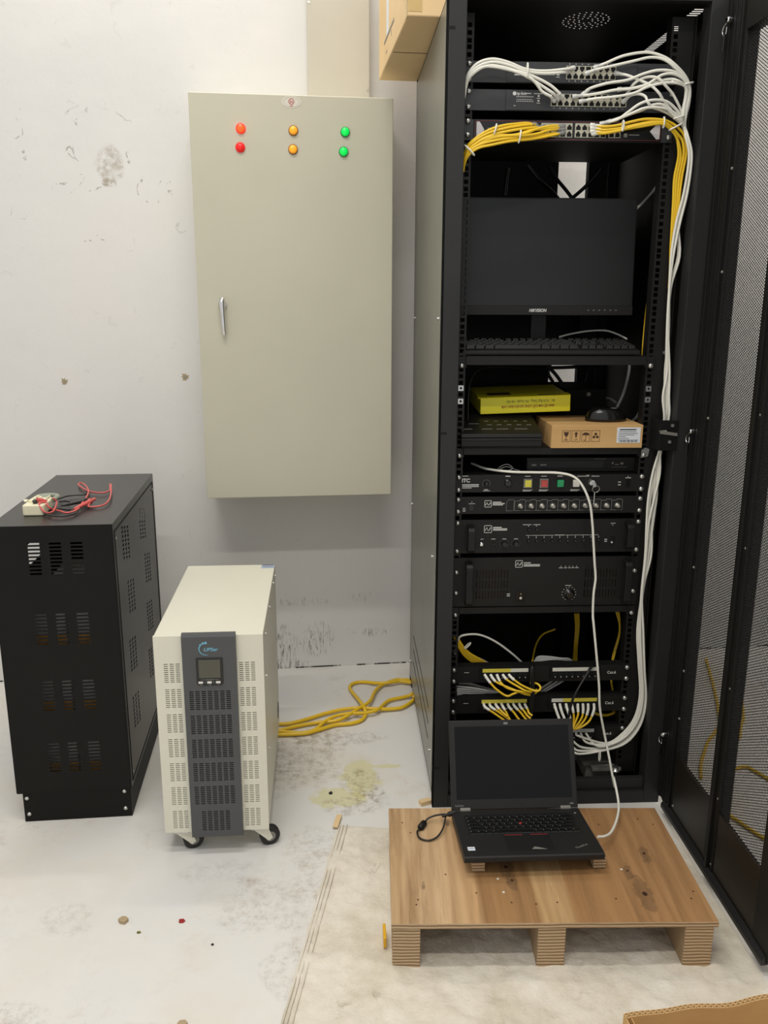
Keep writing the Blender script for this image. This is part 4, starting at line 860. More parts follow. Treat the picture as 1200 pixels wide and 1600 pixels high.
C['wmid']=[[(480,200,1159),(478,190,1144),(471,180,1115),(456,160,1081),(439,150,1048)],[(506,160,1038),(494,150,1021),(477,140,1010)],[(400,300,1064),(418,280,1066),(432,260,1059),(445,240,1061),(458,220,1052)]]
C['kbw']=[[(272,140,1231),(308,160,1238),(356,170,1245),(402,170,1246),(428,150,1237),(442,120,1227)]]
C['wup']=[[(523,200,1616),(505,190,1592),(468,150,1561),(443,120,1544)]]
C['lapb']=[[(-42,-298,135),(-55,-292,133),(-75,-288,128),(-92,-290,122),(-101,-296,116)],[(-115,-321,116),(-122,-331,114),(-118,-354,114),(-99,-364,114),(-78,-355,116),(-62,-332,122),(-54,-307,130),(-51,-299,134)]]
C['fc']=[[(-541,411,8),(-506,409,8),(-460,413,8),(-405,441,8),(-354,470,10),(-297,492,12),(-244,497,14),(-191,489,14),(-144,493,10),(-101,502,10),(-72,532,10),(-56,553,14),(-55,545,30)],[(-536,354,8),(-497,364,8),(-444,391,8),(-379,412,8),(-317,415,12),(-286,434,16),(-244,476,22),(-206,530,20),(-184,615,16),(-156,673,12),(-109,714,10),(-75,715,10),(-48,696,14)],[(-535,342,8),(-496,340,8),(-416,344,8),(-377,362,8),(-352,377,8),(-317,396,8),(-266,405,8),(-235,425,8),(-221,459,10),(-226,490,20),(-243,557,16),(-263,624,10),(-271,667,8),(-257,698,8),(-223,707,8),(-173,682,14),(-134,678,18),(-93,694,14),(-49,680,14)],[(-537,359,8),(-487,359,8),(-422,347,8),(-382,364,10),(-353,408,14),(-317,440,16),(-276,451,18),(-219,458,16),(-181,475,18),(-158,526,12),(-135,559,10),(-90,577,10),(-65,584,14),(-54,579,25)]]
C['mmr']=[[(-1037,47,826),(-1028,42,813),(-1021,54,804),(-1004,44,803),(-980,22,803),(-965,33,804),(-956,50,808)],[(-948,134,806),(-945,90,803),(-929,89,802),(-912,103,802),(-908,146,804),(-922,225,806),(-946,321,812)],[(-950,325,810),(-939,280,804),(-943,256,803),(-956,248,803),(-978,257,803),(-998,275,803),(-1023,311,803),(-1049,360,803),(-1047,377,804),(-1024,342,804),(-991,256,807),(-977,187,805),(-967,109,806)]]
C['mmk']=[[(-1056,44,822),(-1049,44,808),(-1029,16,803),(-1002,-6,802),(-976,-5,802),(-959,13,802),(-958,47,803)],[(-1045,172,804),(-1037,208,803),(-1016,221,803),(-994,227,803),(-989,249,803)],[(-1036,144,803),(-1024,152,803),(-1008,141,803)],[(-1036,58,802),(-1014,67,802),(-981,56,802)]]
def cable(name, label, pts, r, col, group=None, boots=(0, 0), bootcol='boot_clear', sub=5, n=8, cat='cable', blen=.0, plug=None):
    o = pts[len(pts)//2]
    t = thing(name, label, cat, o, 0, group)
    WB(MB().tube(pts, r, n, sub), 'jacket', col, t)
    P = [Vector(p) for p in pts]
    for k, on in enumerate(boots):
        if not on: continue
        a, b = (P[0], P[1]) if k == 0 else (P[-1], P[-2])
        d = (b-a).normalized()
        m = MB().lathe(a-d*2, d, [(0, 5.2), (9, 5.2), (9.5, 3.9), (24, 3.3)], 4 if False else 10)
        b_ = WB(m, 'plug', bootcol, t); b_['label'] = 'clear plug and boot'
    return t
for p, l in zip(C['wl'], ['white patch cable at the upper left, uppermost one, into the topmost switch','white patch cable at the upper left, lower one into the topmost switch','upper of the three white cables dropping from the left tie into the second switch','middle of the three white cables dropping from the left tie into the second switch','lowest of the three white cables dropping from the left tie into the second switch']): cable('patch_cable', l, p, 3.1, 'cable_white', 'white patch cables at the upper left', (0, 1))
for p, l in zip(C['wr'], ['white patch cable making the highest arch from the topmost switch down the right rail','white patch cable making the second-highest arch from the topmost switch down the right rail','highest of the three long white cables from the second switch to the right rail','middle of the three long white cables from the second switch to the right rail','lowest of the three long white cables from the second switch to the right rail','white patch cable rising out of the router and arching highest over its yellow cables','white patch cable looping up between the two switches and diving to the lower tie','white patch cable from the last port of the topmost switch slanting down right','short white patch cable with a tight loop at the last port of the second switch','lowest white patch cable arching just above the yellow cables on the right','middle white patch cable arching above the yellow cables on the right','white patch cable crossing level between the switches into the upper right tie']): cable('patch_cable', l, p, 3.1, 'cable_white', 'white patch cables at the upper right', (1, 0))
for p, l in zip(C['yl'], ['lowest yellow patch cable sweeping left from the router','second lowest yellow patch cable sweeping left from the router','third yellow patch cable from below sweeping left from the router','topmost short yellow patch cable reaching only the nearest left ports of the router','second short yellow patch cable, just under the topmost, left of the router','yellow patch cable ending midway along the left router ports','yellow patch cable reaching the farthest upper left-half port of the router','yellow patch cable just below the one in the farthest upper port of the router']): cable('patch_cable', l, p, 3.1, 'cable_yellow', 'yellow patch cables left of the router ports', (0, 1), 'legend_grey')
for p, l in zip(C['yr'], ['outermost yellow patch cable arching from the router down the right rail','second yellow patch cable from outside, arching down the right rail','third yellow patch cable from outside, arching down the right rail','innermost yellow patch cable, from the lowest right router port down the right rail']): cable('patch_cable', l, p, 3.1, 'cable_yellow', 'yellow patch cables right of the router ports', (1, 0), 'cable_white')
def boot_cable(label, pts, group, k0=.28, boot='cable_white', jacket='cable_yellow'):
    P = smooth_path(pts, 6); n = max(3, int(len(P)*k0)); o = P[0]
    t = thing('patch_cable', label, 'cable', o, 0, group)
    WB(MB().tube(P[n-1:], 2.9, 8, 1), 'jacket', jacket, t); WB(MB().tube(P[:n], 3.8, 8, 1), 'boot', boot, t)
ORD = ('first', 'second', 'third', 'fourth', 'fifth', 'sixth', 'seventh', 'eighth')
for p, o_ in zip(C['p1'], ORD): boot_cable('yellow cable with white boot, '+o_+' from the left in the topmost patch panel', p, 'yellow cables in the topmost patch panel', .2)
for p, o_ in zip(C['p2'], ORD): boot_cable('yellow cable with white boot, '+o_+' from the left in the middle patch panel', p, 'cables in the left half of the middle patch panel', .42)
for i, p in enumerate(C['p3']):
    if i < 3: boot_cable('cable with long white boot, '+ORD[i]+' in the right half of the middle patch panel', p, 'white booted cables in the middle patch panel', .9)
    else: boot_cable('yellow curling cable, '+ORD[i]+' in the right half of the middle patch panel', p, 'yellow curling cables in the middle patch panel', .4)
for p in C['grey']: cable('network_cable', 'grey cable between the topmost and middle patch panels', p, 2.8, 'cable_grey', 'grey cables between the patch panels')
for p in C['mound']: cable('network_cable', 'grey cable humped over the back of the topmost patch panel', p, 2.8, 'cable_grey', 'grey cables behind the topmost patch panel')
cable('network_cable', 'single white cable arching in the gap above the topmost patch panel', C['arc'][0], 2.9, 'cable_white')
for p in C['yb']: cable('network_cable', 'yellow cable in the tied bundle at the left above the topmost patch panel', p, 2.9, 'cable_yellow', 'yellow bundle above the patch panels')
for p in C['wb']: cable('network_cable', 'grey cable behind the yellow bundle above the topmost patch panel', p, 2.8, 'cable_grey', 'grey cables behind the yellow bundle')
for p in C['vert']: cable('network_cable', 'orange-yellow cable hanging straight down at the back above the patch panels', p, 3.2, 'cable_yellow', 'vertical yellow cables at the back of the rack')
cable('network_cable', 'single thin yellow cable bending down left of the vertical yellow cables', C['yth'][0], 2.8, 'cable_yellow')
for p in C['yr2']: cable('network_cable', 'yellow cable hanging down beside the right rail behind the patch panels', p, 2.9, 'cable_yellow', 'yellow cables inside the right rail')
cable('network_cable', 'short visible yellow cable beside the right rail at the keyboard', C['yl2'][0], 2.9, 'cable_yellow')
for p in C['yloopr']: cable('network_cable', 'yellow cable loop behind the right end of the middle patch panel', p, 2.9, 'cable_yellow', 'yellow loops below the middle patch panel')
cable('hanging_cable', 'black cable looping vertically over the middle of the patch panels', C['bk'][0], 3, 'cable_black', 'black vertical cables over the patch panels')
cable('hanging_cable', 'black cable looping vertically over the middle of the patch panels', C['bk'][1], 3, 'cable_black', 'black vertical cables over the patch panels')
for p in C['bk'][2:]: cable('hanging_cable', 'black cable slanting down across the right half of the patch panels to the laptop', p, 2.6, 'cable_black', 'black slanting cables over the patch panels')
for p, l in zip(C['bkback'], ['black cable crossing the upper back opening from the left','black cable crossing the upper back opening from the right','thin black cable slanting left of the upper back opening','black cable hanging straight at the back left above the monitor']): cable('hanging_cable', l, p, 5, 'cable_black', 'black cords behind the monitor')
for p, l in zip(C['bkmid'], ['thick black cable slanting over the lower back opening','small black cable loop at the left of the lower back opening','black cable across the top of the lower back opening','black cable sagging across the middle of the lower back opening','short black cable arching low in the lower back opening','black cable at the right side of the lower back opening']): cable('hanging_cable', l, p, 5, 'cable_black', 'black cords at the lower back opening')
cable('hanging_cable', 'thin grey-black wire arching over the yellow box', C['bkmid'][6], 1.5, 'frame_black')
for p, l in zip(C['wmid'], ('grey cable dropping behind the mouse from the upper shelf', 'short grey cable end right of the mouse behind the small carton', 'grey cable lying over the recorder towards the mouse')): cable('network_cable', l, p, 4, 'cable_grey')
cable('keyboard_cable', 'white cable lying in an arch behind the keyboard', C['kbw'][0], 2.4, 'cable_white')
cable('network_cable', 'white cable slanting down beside the top right corner of the monitor', C['wup'][0], 3.2, 'cable_white')
# cable ties
def tie(label, c, u, w, r=9, tail=None):
    t = thing('cable_tie', label, 'cable tie', c)
    c = Vector(c); u = Vector(u).normalized(); w = Vector(w).normalized()
    m = MB(); m.tube([c+u*r*math.cos(a_*math.pi/6)+w*6*math.sin(a_*math.pi/6) for a_ in range(13)], 1.9, 6, 2)
    if tail: m.tube([c+u*r, c+u*r+Vector(tail)*.5, c+u*r+Vector(tail)], 1.3, 6, 2)
    WB(m, 'strap', 'cable_white', t)
tie('white cable tie round the white cables at the upper left', (124, -40, 1814), (0, 0, 1), (0, 1, 0), 15)
tie('upper white cable tie on the white bundle at the right rail', (487, -38, 1793), (1, 0, .25), (0, 1, 0), 12, (-22, -4, -8))
tie('lower white cable tie on the white bundle at the right rail', (474, -36, 1724), (1, 0, .25), (0, 1, 0), 12, (-6, -4, -4))
tie('white cable tie round the yellow cables where they turn down at the right', (468, -36, 1704), (1, 0, .5), (0, 1, 0), 16, (-4, -3, -4))
tie('white cable tie round the yellow cables left of the router, near the left rail', (0, -44, 1648), (.75, 0, -.7), (0, 1, 0), 15)
tie('white cable tie round the yellow cables at the left chevron', (56, -46, 1692), (.25, 0, 1), (0, 1, 0), 11)
tie('white cable tie round the yellow cables midway to the router ports', (112, -44, 1678), (.15, 0, 1), (0, 1, 0), 13)
tie('white cable tie round the yellow cables just right of the router ports', (346, -40, 1704), (0, 0, 1), (0, 1, 0), 11)
tie('white cable tie round the yellow cables above the right chevron', (438, -40, 1712), (0, 0, 1), (0, 1, 0), 11)
tie('white cable tie gathering the white cables at their bottom bend', (398, -34, 128), (0, 0, 1), (0, 1, 0), 14)
tie('white cable tie on the yellow bundle above the patch panels', (38, 18, 432), (.7, 0, .7), (0, 1, 0), 11)
# laptop's white cable
cable('charging_cable', 'long white cable hanging across the audio gear down to the laptop', C['lapw'][0], 3.1, 'cable_white', sub=7)

# ================================================================== pallet and laptop
PA = -.037
t = thing('wooden_pallet', 'low wooden pallet with a knotty plywood top on three stacked-ply runners', 'pallet', (-198.5, -625.6, 0), PA)
m = MB(); m.prism([(0, 0), (659, 2), (656, 398), (1, 400)], 98, 110, 'z'); top = m.build('top_board', 'ply', t, 1)
m = MB(); m.prism([(-.6, -.6), (659.6, 1.4), (656.6, 398.6), (.4, 400.6)], 97, 108.8, 'z'); m.build('board_edge', 'ply_edge', t)
for x0, x1 in ((2, 58), (296, 352), (594, 652)):
    m = MB().box(x0, 3, 0, x1, 392, 97)
    m.build('runner', 'ply_edge', t, 1.2)
m = MB()
rr = random.Random(4)
for x, y in ((52, 55), (56, 70), (50, 300), (32, 340), (180, 90), (250, 60), (300, 55), (345, 60), (470, 70), (628, 70), (640, 92), (500, 330), (630, 330), (600, 352), (120, 150), (330, 320)):
    m.lathe((x, y, 110), (0, 0, 1), [(0, 2), (.5, 2)], 8)
m.build('nail_head', 'ink_brown', top)
m = MB()
for x, y in ((232, 135), (238, 92), (455, 178), (508, 165)): m.lathe((x, y, 110), (0, 0, 1), [(0, 3), (.5, 2.6)], 8)
m.build('pale_splinter', 'strip_white', top)
for x, y, l in ((-14, -474, 'small wooden block under the front left corner of the laptop'), (254, -474, 'small wooden block under the front right corner of the laptop')):
    t = thing('wooden_block', l, 'block', (x, y, 110)); MB().box(0, 0, 0, 28, 60, 29.5).build('block', 'ply_edge', t, 1)
t = thing('wooden_batten', 'flat wooden batten under the laptop between the two small blocks', 'batten', (20, -420, 110))
MB().box(0, 0, 0, 226, 36, 22).build('batten', 'ply_edge', t, 1)

t = thing('laptop', 'open black laptop with dark screen propped on wooden blocks on the pallet', 'laptop', (118, -390, 120), .002)
LB = tilt((-35, -496, 163), rx=-.121, rz=.002)
def LP(mb, name, mats, bevel=0., parent=None, Mx=None):
    mb.xf(Mx or LB); return WB(mb, name, mats, parent or t, bevel)
m = MB(); m.prism([(0, -13), (0, -3), (2, 0), (213, 0), (213, -19), (10, -19)], 0, 306, 'x'); base = LP(m, 'base', 'laptop_black', 1.2)
kb = LP(MB().box(24, 95, 0, 281, 186, .5), 'keyboard_well', 'key_black', 0, base)
def keyrow(y, h, ws, x0=26, x1=279):
    tot = sum(ws); m = MB(); x = x0; s = (x1-x0)/tot
    for w_ in ws:
        m.hexa([(x+.8, y, .5), (x+w_*s-.8, y, .5), (x+.8, y+h-1.4, .5), (x+w_*s-.8, y+h-1.4, .5), (x+1.5, y+.7, 2.4), (x+w_*s-1.5, y+.7, 2.4), (x+1.5, y+h-2.2, 2.4), (x+w_*s-1.5, y+h-2.2, 2.4)]); x += w_*s
    LP(m, 'key_row', 'gloss_black', 0, kb)
rows_ = [(96, 15.5, [1, 1, 1, 1, 4.6, 1, 1, 1, 1, 1, 1]), (112, 15.5, [2.2]+[1]*10+[2.6]), (128, 15.5, [1.8]+[1]*11+[2]), (144, 15.5, [1.5]+[1]*12+[1.5]), (160, 15.5, [1]*13+[2]), (176, 9, [1]*16)]
for y, h, ws in rows_: keyrow(y, h, ws)
m = MB()
for y, h, ws in rows_[:5]:
    tot = sum(ws); x = 26; s = 253/tot
    for w_ in ws:
        if w_ <= 2.7: m.box(x+3, y+h-7, 2.4, x+5.2, y+h-4.6, 2.6)
        x += w_*s
LP(m, 'key_legend', 'legend_grey', 0, kb)
LP(MB().lathe((150, 138, 1), (0, 0, 1), [(0, 3.4), (3, 3.4), (3.4, 2.4)], 12), 'pointing_stick', 'chip_red', 0, kb)
m = MB(); m.box(100, 84, 0, 143, 91, 1.6); m.box(146, 84, 0, 158, 91, 1.2); m.box(161, 84, 0, 204, 91, 1.6); tb = LP(m, 'pointing_button', 'key_black', .4, base)
m = MB(); m.box(103, 86.5, 1.6, 143, 88.5, 1.8); m.box(161, 86.5, 1.6, 201, 88.5, 1.8); LP(m, 'red_stripe', 'chip_red', 0, tb)
LP(MB().box(100, 18, 0, 204, 82, .4), 'touchpad', 'key_black', .2, base)
LP(MB().prism([(152, 26), (186, 24), (172, 31), (160, 36)], .4, .7, 'z'), 'worn_mark', 'hub_grey', 0, base)
s_ = LP(MB().box(12, 27, 0, 28, 42, .4), 'sticker', 'label_white', 0, base); LP(MB().box(14, 33, .4, 26, 37, .6), 'sticker_mark', 'label_blue', 0, s_)
m = MB().text('ThinkPad', 9, 0, 0, 0, bold=.01); m.v = [(p[0], p[2], .4) for p in m.v]; m.xf(Matrix.Translation((250, 22, 0)) @ Matrix.Rotation(.5, 4, 'Z')); LP(m, 'badge_lettering', 'hub_grey', 0, base)
LP(MB().lathe((291, 186, 0), (0, 0, 1), [(0, 3), (.8, 2.6)], 14), 'power_button', 'hub_grey', 0, base)
la = 1.117; sn = .121
hinge = LB @ Vector((0, 213, 0))
LL = Matrix.Translation(hinge) @ Matrix.Rotation(.002, 4, 'Z') @ Matrix.Rotation(la-math.pi/2, 4, 'X')     # lid frame: x right, z up the lid, y back
m = MB(); m.box(0, 0, 0, 306, 7, 209); lid = LP(m, 'lid', 'laptop_black', 1.6, None, LL)
LP(MB().box(13, -.6, 24, 293, 0, 194), 'screen', 'laptop_screen', 0, lid, LL)
m = MB(); m.box(2, -1.4, 2, 304, -.2, 24); m.box(2, -1.4, 194, 304, -.2, 207); m.box(2, -1.4, 24, 13, -.2, 194); m.box(293, -1.4, 24, 304, -.2, 194); bz = LP(m, 'screen_bezel', 'laptop_black', .4, lid, LL)
LP(MB().text('Lenovo', 7, 8, -1.4, 9, bold=.01), 'maker_lettering', 'legend_grey', 0, bz, LL)
LP(MB().text('X260', 4.5, 288, -1.4, 9), 'model_lettering', 'hub_grey', 0, bz, LL) if False else LP(MB().box(286, -1.7, 9, 295, -1.4, 12), 'small_badge', 'hub_grey', 0, bz, LL)
LP(MB().box(134, -1.9, 198, 144, -1.4, 203), 'camera_window', 'legend_grey', 0, bz, LL)
for x in (20, 262): LP(MB().cyl((x, 211, 2), (x+24, 211, 2), 5, 14), 'hinge', 'hub_grey', 0, base)
# black adapter lead at the laptop's left side
t = thing('adapter_lead', 'short black adapter lead looped on the pallet left of the laptop', 'cable', (-90, -340, 110))
m = MB().tube(C['lapb'][0], 2.4, 8, 6); m.tube(C['lapb'][1], 2.1, 8, 6); WB(m, 'lead', 'cable_black', t)
a_, b_ = Vector(C['lapb'][0][-1]), Vector(C['lapb'][1][0]); m = MB(); m.lathe(a_, b_-a_, [(0, 5), (4, 8), ((b_-a_).length-4, 8), ((b_-a_).length, 5)], 10)
WB(m, 'adapter_plug', 'gear_black', t)
p = Vector(C['lapb'][0][0]); WB(MB().lathe(p+Vector((14, 6, 3)), (-1, -.35, -.1), [(0, 6), (18, 6), (20, 3.5), (34, 3)], 10), 'barrel_plug', 'gear_black', t)
p = Vector(C['lapw'][0][-1]); 

# ================================================================== UPS
UR = .023; U = thing('ups_unit', 'off-white tower power supply on casters with dark centre strip and small display', 'power supply', (-727.9, -230.5, 0), UR)
m = MB(); m.box(0, 8, 62, 251, 541, 570); m.build('body', 'ups_white', U, 2)
hs = []
for x0 in (21, 194):
    for g in range(7):
        for c_ in range(3):
            for k in range(10):
                z = 503-64*g-4.95*k; hs.append((x0+13.6*c_, round(z-60-2.4, 2), x0+13.6*c_+9.6, round(z-60, 2)))
xs_ = {}
m = MB().plate(251, 511, hs, 7, 0, 0, 60); fr = m.build('front_panel', 'ups_white', U)
MB().box(8, 7.2, 66, 243, 7.9, 520).build('vent_shade_sheet', 'void_black', U)  # black sheet stands in for the dark interior seen through the vents
hs = []
for g in range(5):
    for c_ in range(7):
        for k in range(10): hs.append((round(12+14.2*c_, 2), round(438-62*g-4.95*k-53-2.6, 2), round(22+14.2*c_, 2), round(438-62*g-4.95*k-53, 2)))
for c_ in range(5):
    for k in range(11): hs.append((round(12+14.2*(c_+1), 2), round(123-4.95*k-53-2.6, 2), round(22+14.2*(c_+1), 2), round(123-4.95*k-53, 2)))
m = MB().plate(123, 519, hs, 4, -12, 66, 53); m.box(66, -8, 566, 189, 2, 572)
m.box(66, -8, 53, 70, 0, 572); m.box(185, -8, 53, 189, 0, 572)
m.prism([(-12, 572), (-8, 579), (2, 579), (2, 572)], 66, 189, 'x')
st = m.build('front_strip', 'ups_grey', U, 0); st['label'] = 'dark grey centre strip'
MB().box(71, -5, 60, 184, -1, 560).build('strip_shade_sheet', 'void_black', U)  # shade behind the strip's slots, put in as a flat black sheet
d_ = MB().prism([(97, 457), (103, 452), (152, 452), (158, 457), (158, 521), (97, 521)], -14, -12, 'y').build('display_frame', 'gloss_black', st, .6)
MB().box(103, -14.6, 472, 152, -14, 517).build('display', 'lcd_dark', d_)
for x in (101, 121, 141): MB().box(x, -16, 458.5, x+10.5, -14, 463.5).build('button', 'btn_white', d_, .5)
m = MB(); bars(m, [(107, 467, 41, .8), (119, 466.4, 17, 1.8), (114, 460.4, 4, 1.4), (134, 460.4, 4, 1.4), (104, 454, 6, 1.4), (125, 454, 4, 1.8), (145, 454, 3, 2)], -14); m.build('display_print', 'legend_grey', d_)
m = MB(); m.text('UPSer', 12, 115, -12, 537.5, bold=.015, shear=.35, sx=1.05)
m.tube([(125, -12.3, 527.5), (114, -12.3, 529.5), (107.5, -12.3, 536), (105.5, -12.3, 544), (108, -12.3, 550)], lambda u: .5+1.3*u, 6, 5)
for x, z, r_ in ((109, 553, 2.4), (114.5, 556.5, 2.8), (121, 557.8, 3.2)): m.lathe((x, -12, z), (0, -1, 0), [(0, r_), (.5, r_)], 14)
m.build('brand_logo', 'logo_blue', st)
s_ = MB().box(213, 505, 570, 250, 538, 570.6).build('rating_label', 'label_blue', U); MB().box(215, 530, 570.6, 248, 536, 570.9).box(218, 515, 570.6, 246, 517, 570.9).build('label_print', 'ups_grey', s_)
for y, z in ((80, 540), (250, 545), (430, 550), (60, 440), (90, 230), (510, 545)): MB().cyl((251, y, z), (253.5, y, z), 3.6, 10).build('screw', 'zinc', U)
MB().cyl((251, 490, 130), (251.6, 490, 130), 26, 24).build('cable_entry', 'rubber', U)
for x, y, sw in ((38, 20, 1.25), (226, 22, 1.25), (48, 490, .2), (215, 490, .2)):
    ca = MB().box(x-18, y-18, 55, x+18, y+18, 62).build('caster', 'zinc', U, .6)
    X_ = Matrix.Translation((x, y, 0)) @ Matrix.Rotation(-sw, 4, 'Z')
    m = MB()
    for dx in (-13, 11): m.prism([(-18, 56), (18, 56), (30, 22), (20, 16)], dx, dx+2, 'x')
    m.xf(X_); m.build('fork', 'ups_white', ca, .4)
    m = MB().lathe((-9, 25, 25), (1, 0, 0), [(0, 22), (2, 25), (16, 25), (18, 22)], 28); m.xf(X_); wh = m.build('wheel', 'rubber', ca)
    m = MB().lathe((-10, 25, 25), (1, 0, 0), [(0, 13), (20, 13)], 20); m.xf(X_); m.build('hub', 'hub_grey', wh)

# ================================================================== black battery cabinet
BR = .056; B = thing('battery_cabinet', 'tall black vented steel battery cabinet at the left edge', 'battery cabinet', (-1133, -85.3, 0), BR)
hs = []
for gi, z1 in enumerate((754, 573, 395, 224)):
    for c_ in range(3):
        for k in range(9): hs.append((88+50*c_, round(z1-86-9.4*k-5.2, 1), 116+50*c_, round(z1-86-9.4*k, 1)))
m = MB().plate(289, 710, hs, 2, 0, 0, 86); m.build('front_panel', 'batt_black', B)
m = MB().box(0, 0, 793, 289, 618, 796); m.build('top_panel', 'batt_side', B, 1.2)
hs = []
for gy, gz in ((104, 745), (352, 730), (130, 590), (395, 585), (100, 437), (380, 440), (90, 280), (360, 300)):
    for c_ in range(3):
        for k in range(8):
            y = gy+34*c_; z = gz-11.5*k-(16-c_*8)*-1; hs.append((y, z-86-7, y+16, z-86))
hs = [(a_, round(b_, 1), c_, round(d_, 1)) for a_, b_, c_, d_ in hs]
m = MB().plate(618, 708, hs, 2, 0, 0, 86)
m.xf(Matrix(((0, -1, 0, 289), (1, 0, 0, 0), (0, 0, 1, 0), (0, 0, 0, 1)))); sd = m.build('side_panel', 'batt_side', B)
m = MB()
for b in ((289, 18, 772, 290.4, 600, 774), (289, 18, 96, 290.4, 600, 98), (289, 18, 96, 290.4, 20, 774), (289, 598, 96, 290.4, 600, 774)): m.box(*b)
m.build('panel_seam', 'void_black', sd)
for y, z in ((28, 752), (586, 752), (28, 116), (586, 116)): MB().cyl((289, y, z), (292, y, z), 5, 10).build('screw', 'hub_grey', sd)
m = MB().plate(618, 708, [(270, 526, 392, 586), (270, 342, 380, 374), (270, 152, 330, 164)], 2, 0, 0, 86)
m.xf(Matrix(((0, -1, 0, 2), (1, 0, 0, 0), (0, 0, 1, 0), (0, 0, 0, 1)))); m.build('side_panel', 'batt_black', B)
MB().plate(289, 710, [(120, 560, 280, 690)], 2, 616, 0, 86).build('rear_panel', 'batt_black', B)
MB().box(2, 2, 84, 287, 616, 87).build('inner_floor', 'batt_black', B)
m = MB(); m.box(12, 6, 0, 284, 612, 84); pl = m.build('plinth', 'batt_black', B, 1)
for x, z in ((22, 68), (24, 22), (268, 74), (268, 24)): MB().lathe((x, 6, z), (0, -1, 0), [(0, 5.5), (2, 5), (3.4, 2)], 12).build('screw', 'zinc', pl)
BL = (('bottom left', 'bottom right'), ('middle left', 'middle right'), ('top left', 'top right'))
for zi, z in enumerate((88, 268, 448)):
    for k in range(2):
        bt = thing('battery', 'grey battery block inside the black cabinet behind its vents, '+BL[zi][k]+' one', 'battery', (0, 0, 0), 0, 'batteries inside the black cabinet')
        bt.location = B.matrix_basis @ Vector(((44+112*k)*K, .06, z*K)); bt.rotation_euler[2] = BR
        MB().box(0, 0, 0, 100, 420, 120).build('case', 'batt_grey', bt, 2); MB().box(0, -1, 14, 100, 0, 46).build('orange_label', 'batt_beige', bt)

# ---- clamp meter on top
def on_cab(x, y, z=0): return (x, y, z)
MZ = 796.5
t = thing('clamp_meter', 'cream clamp meter lying on the black battery cabinet', 'clamp meter', (-1086, 18, MZ), .03)
m = MB(); m.prism([(0, 2), (6, 0), (46, 0), (52, 4), (52, 60), (46, 96), (6, 96), (0, 62)], 0, 27, 'z'); m.build('body', 'meter_cream', t, 3, 3)
m = MB(); m.prism([(6, 30), (46, 30), (44, 92), (8, 92)], 26, 33, 'z'); m.build('face', 'meter_cream', t, 2)
m = MB(); m.tube([(8, 92, 18), (0, 110, 20), (6, 134, 20), (28, 144, 20), (48, 132, 20), (52, 110, 20), (46, 92, 18)], 6.5, 10, 5); m.build('clamp_jaw', 'meter_grey', t)
MB().box(10, 62, 33, 42, 86, 34).build('display', 'meter_grey', t, .4)
MB().lathe((26, 46, 33), (0, 0, 1), [(0, 11), (5, 10)], 20).box(24, 36, 36, 28, 56, 41).build('selector_dial', 'meter_cream', t)
MB().hexa([(-6, 40, 27), (0, 40, 27), (-6, 54, 27), (0, 54, 27), (-10, 44, 31), (0, 42, 31), (-8, 52, 31), (0, 52, 31)]).build('trigger', 'meter_cream', t)
t = thing('test_lead', 'red test lead with probe coiled beside the clamp meter', 'test lead', (-980, 100, MZ))
m = MB()
for p in C['mmr']: m.tube(p, 2.3, 7, 6)
m.tube([(-1037, 47, 826), (-1046, 26, 826), (-1030, 16, 806), (-1018, 40, 803), (-1016, 66, 820), (-1022, 60, 832)], 2.2, 7, 6)
WB(m, 'lead', 'lead_red', t); WB(MB().lathe((-968, 48, 806), (.25, 1, .03), [(0, 3), (20, 4.5), (70, 6), (78, 8), (80, 5), (100, 4.5)], 12), 'probe_handle', 'lead_red', t)
WB(MB().lathe((-1056, 40, 833), (.5, .4, -.2), [(0, 6), (18, 5), (26, 3)], 10), 'plug', 'lead_red', t)
t = thing('test_lead', 'black test lead with probe coiled beside the clamp meter', 'test lead', (-1010, 60, MZ))
m = MB()
for p in C['mmk']: m.tube(p, 2.3, 7, 6)
WB(m, 'lead', 'lead_black', t); WB(MB().lathe((-1012, 92, 805), (.7, .75, .03), [(0, 2.5), (20, 4.5), (60, 6), (66, 8), (68, 5), (84, 4)], 12), 'probe_handle', 'lead_black', t)
WB(MB().lathe((-1060, 36, 832), (.1, .3, -1), [(0, 6), (12, 5), (20, 3)], 10), 'plug', 'lead_black', t)

# ================================================================== floor things
for p, l in zip(C['fc'], ('yellow power cable lying furthest back from the power supply to the rack, under the crossing', 'yellow power cable crossing to the far loop by the wall', 'yellow power cable making the wide bend at the wall', 'yellow power cable weaving over the others midway')):
    cable('power_cable', l, [(-640, 312, 70), (-630, 345, 30), (-590, p[0][1]-4, 8)]+p, 6, 'cable_yellow', 'yellow power cables between power supply and rack', sub=6, n=10)
YD = [[(1080, 860), (1000, 600), (930, 400), (896, 331), (832, 253), (788, 182), (753, 121), (722, 46)], [(1180, 870), (1100, 620), (1010, 400), (983, 357), (941, 276), (900, 230), (860, 150), (823, 90), (878, 98), (897, 63), (940, -10), (1050, -40), (1200, 60), (1300, 300), (1320, 700)], [(700, -90), (732, -158), (751, -206), (772, -247), (830, -330), (960, -360), (1150, -200), (1380, 100), (1400, 600)]]
for p, l in zip(YD, ('yellow cable on the floor behind the left mesh panel of the door', 'yellow cable bending on the floor behind the middle bar of the door', 'yellow cable on the floor behind the right mesh panel of the door')):
    cable('power_cable', l, [(x, y, 6) for x, y in p], 5, 'cable_yellow')

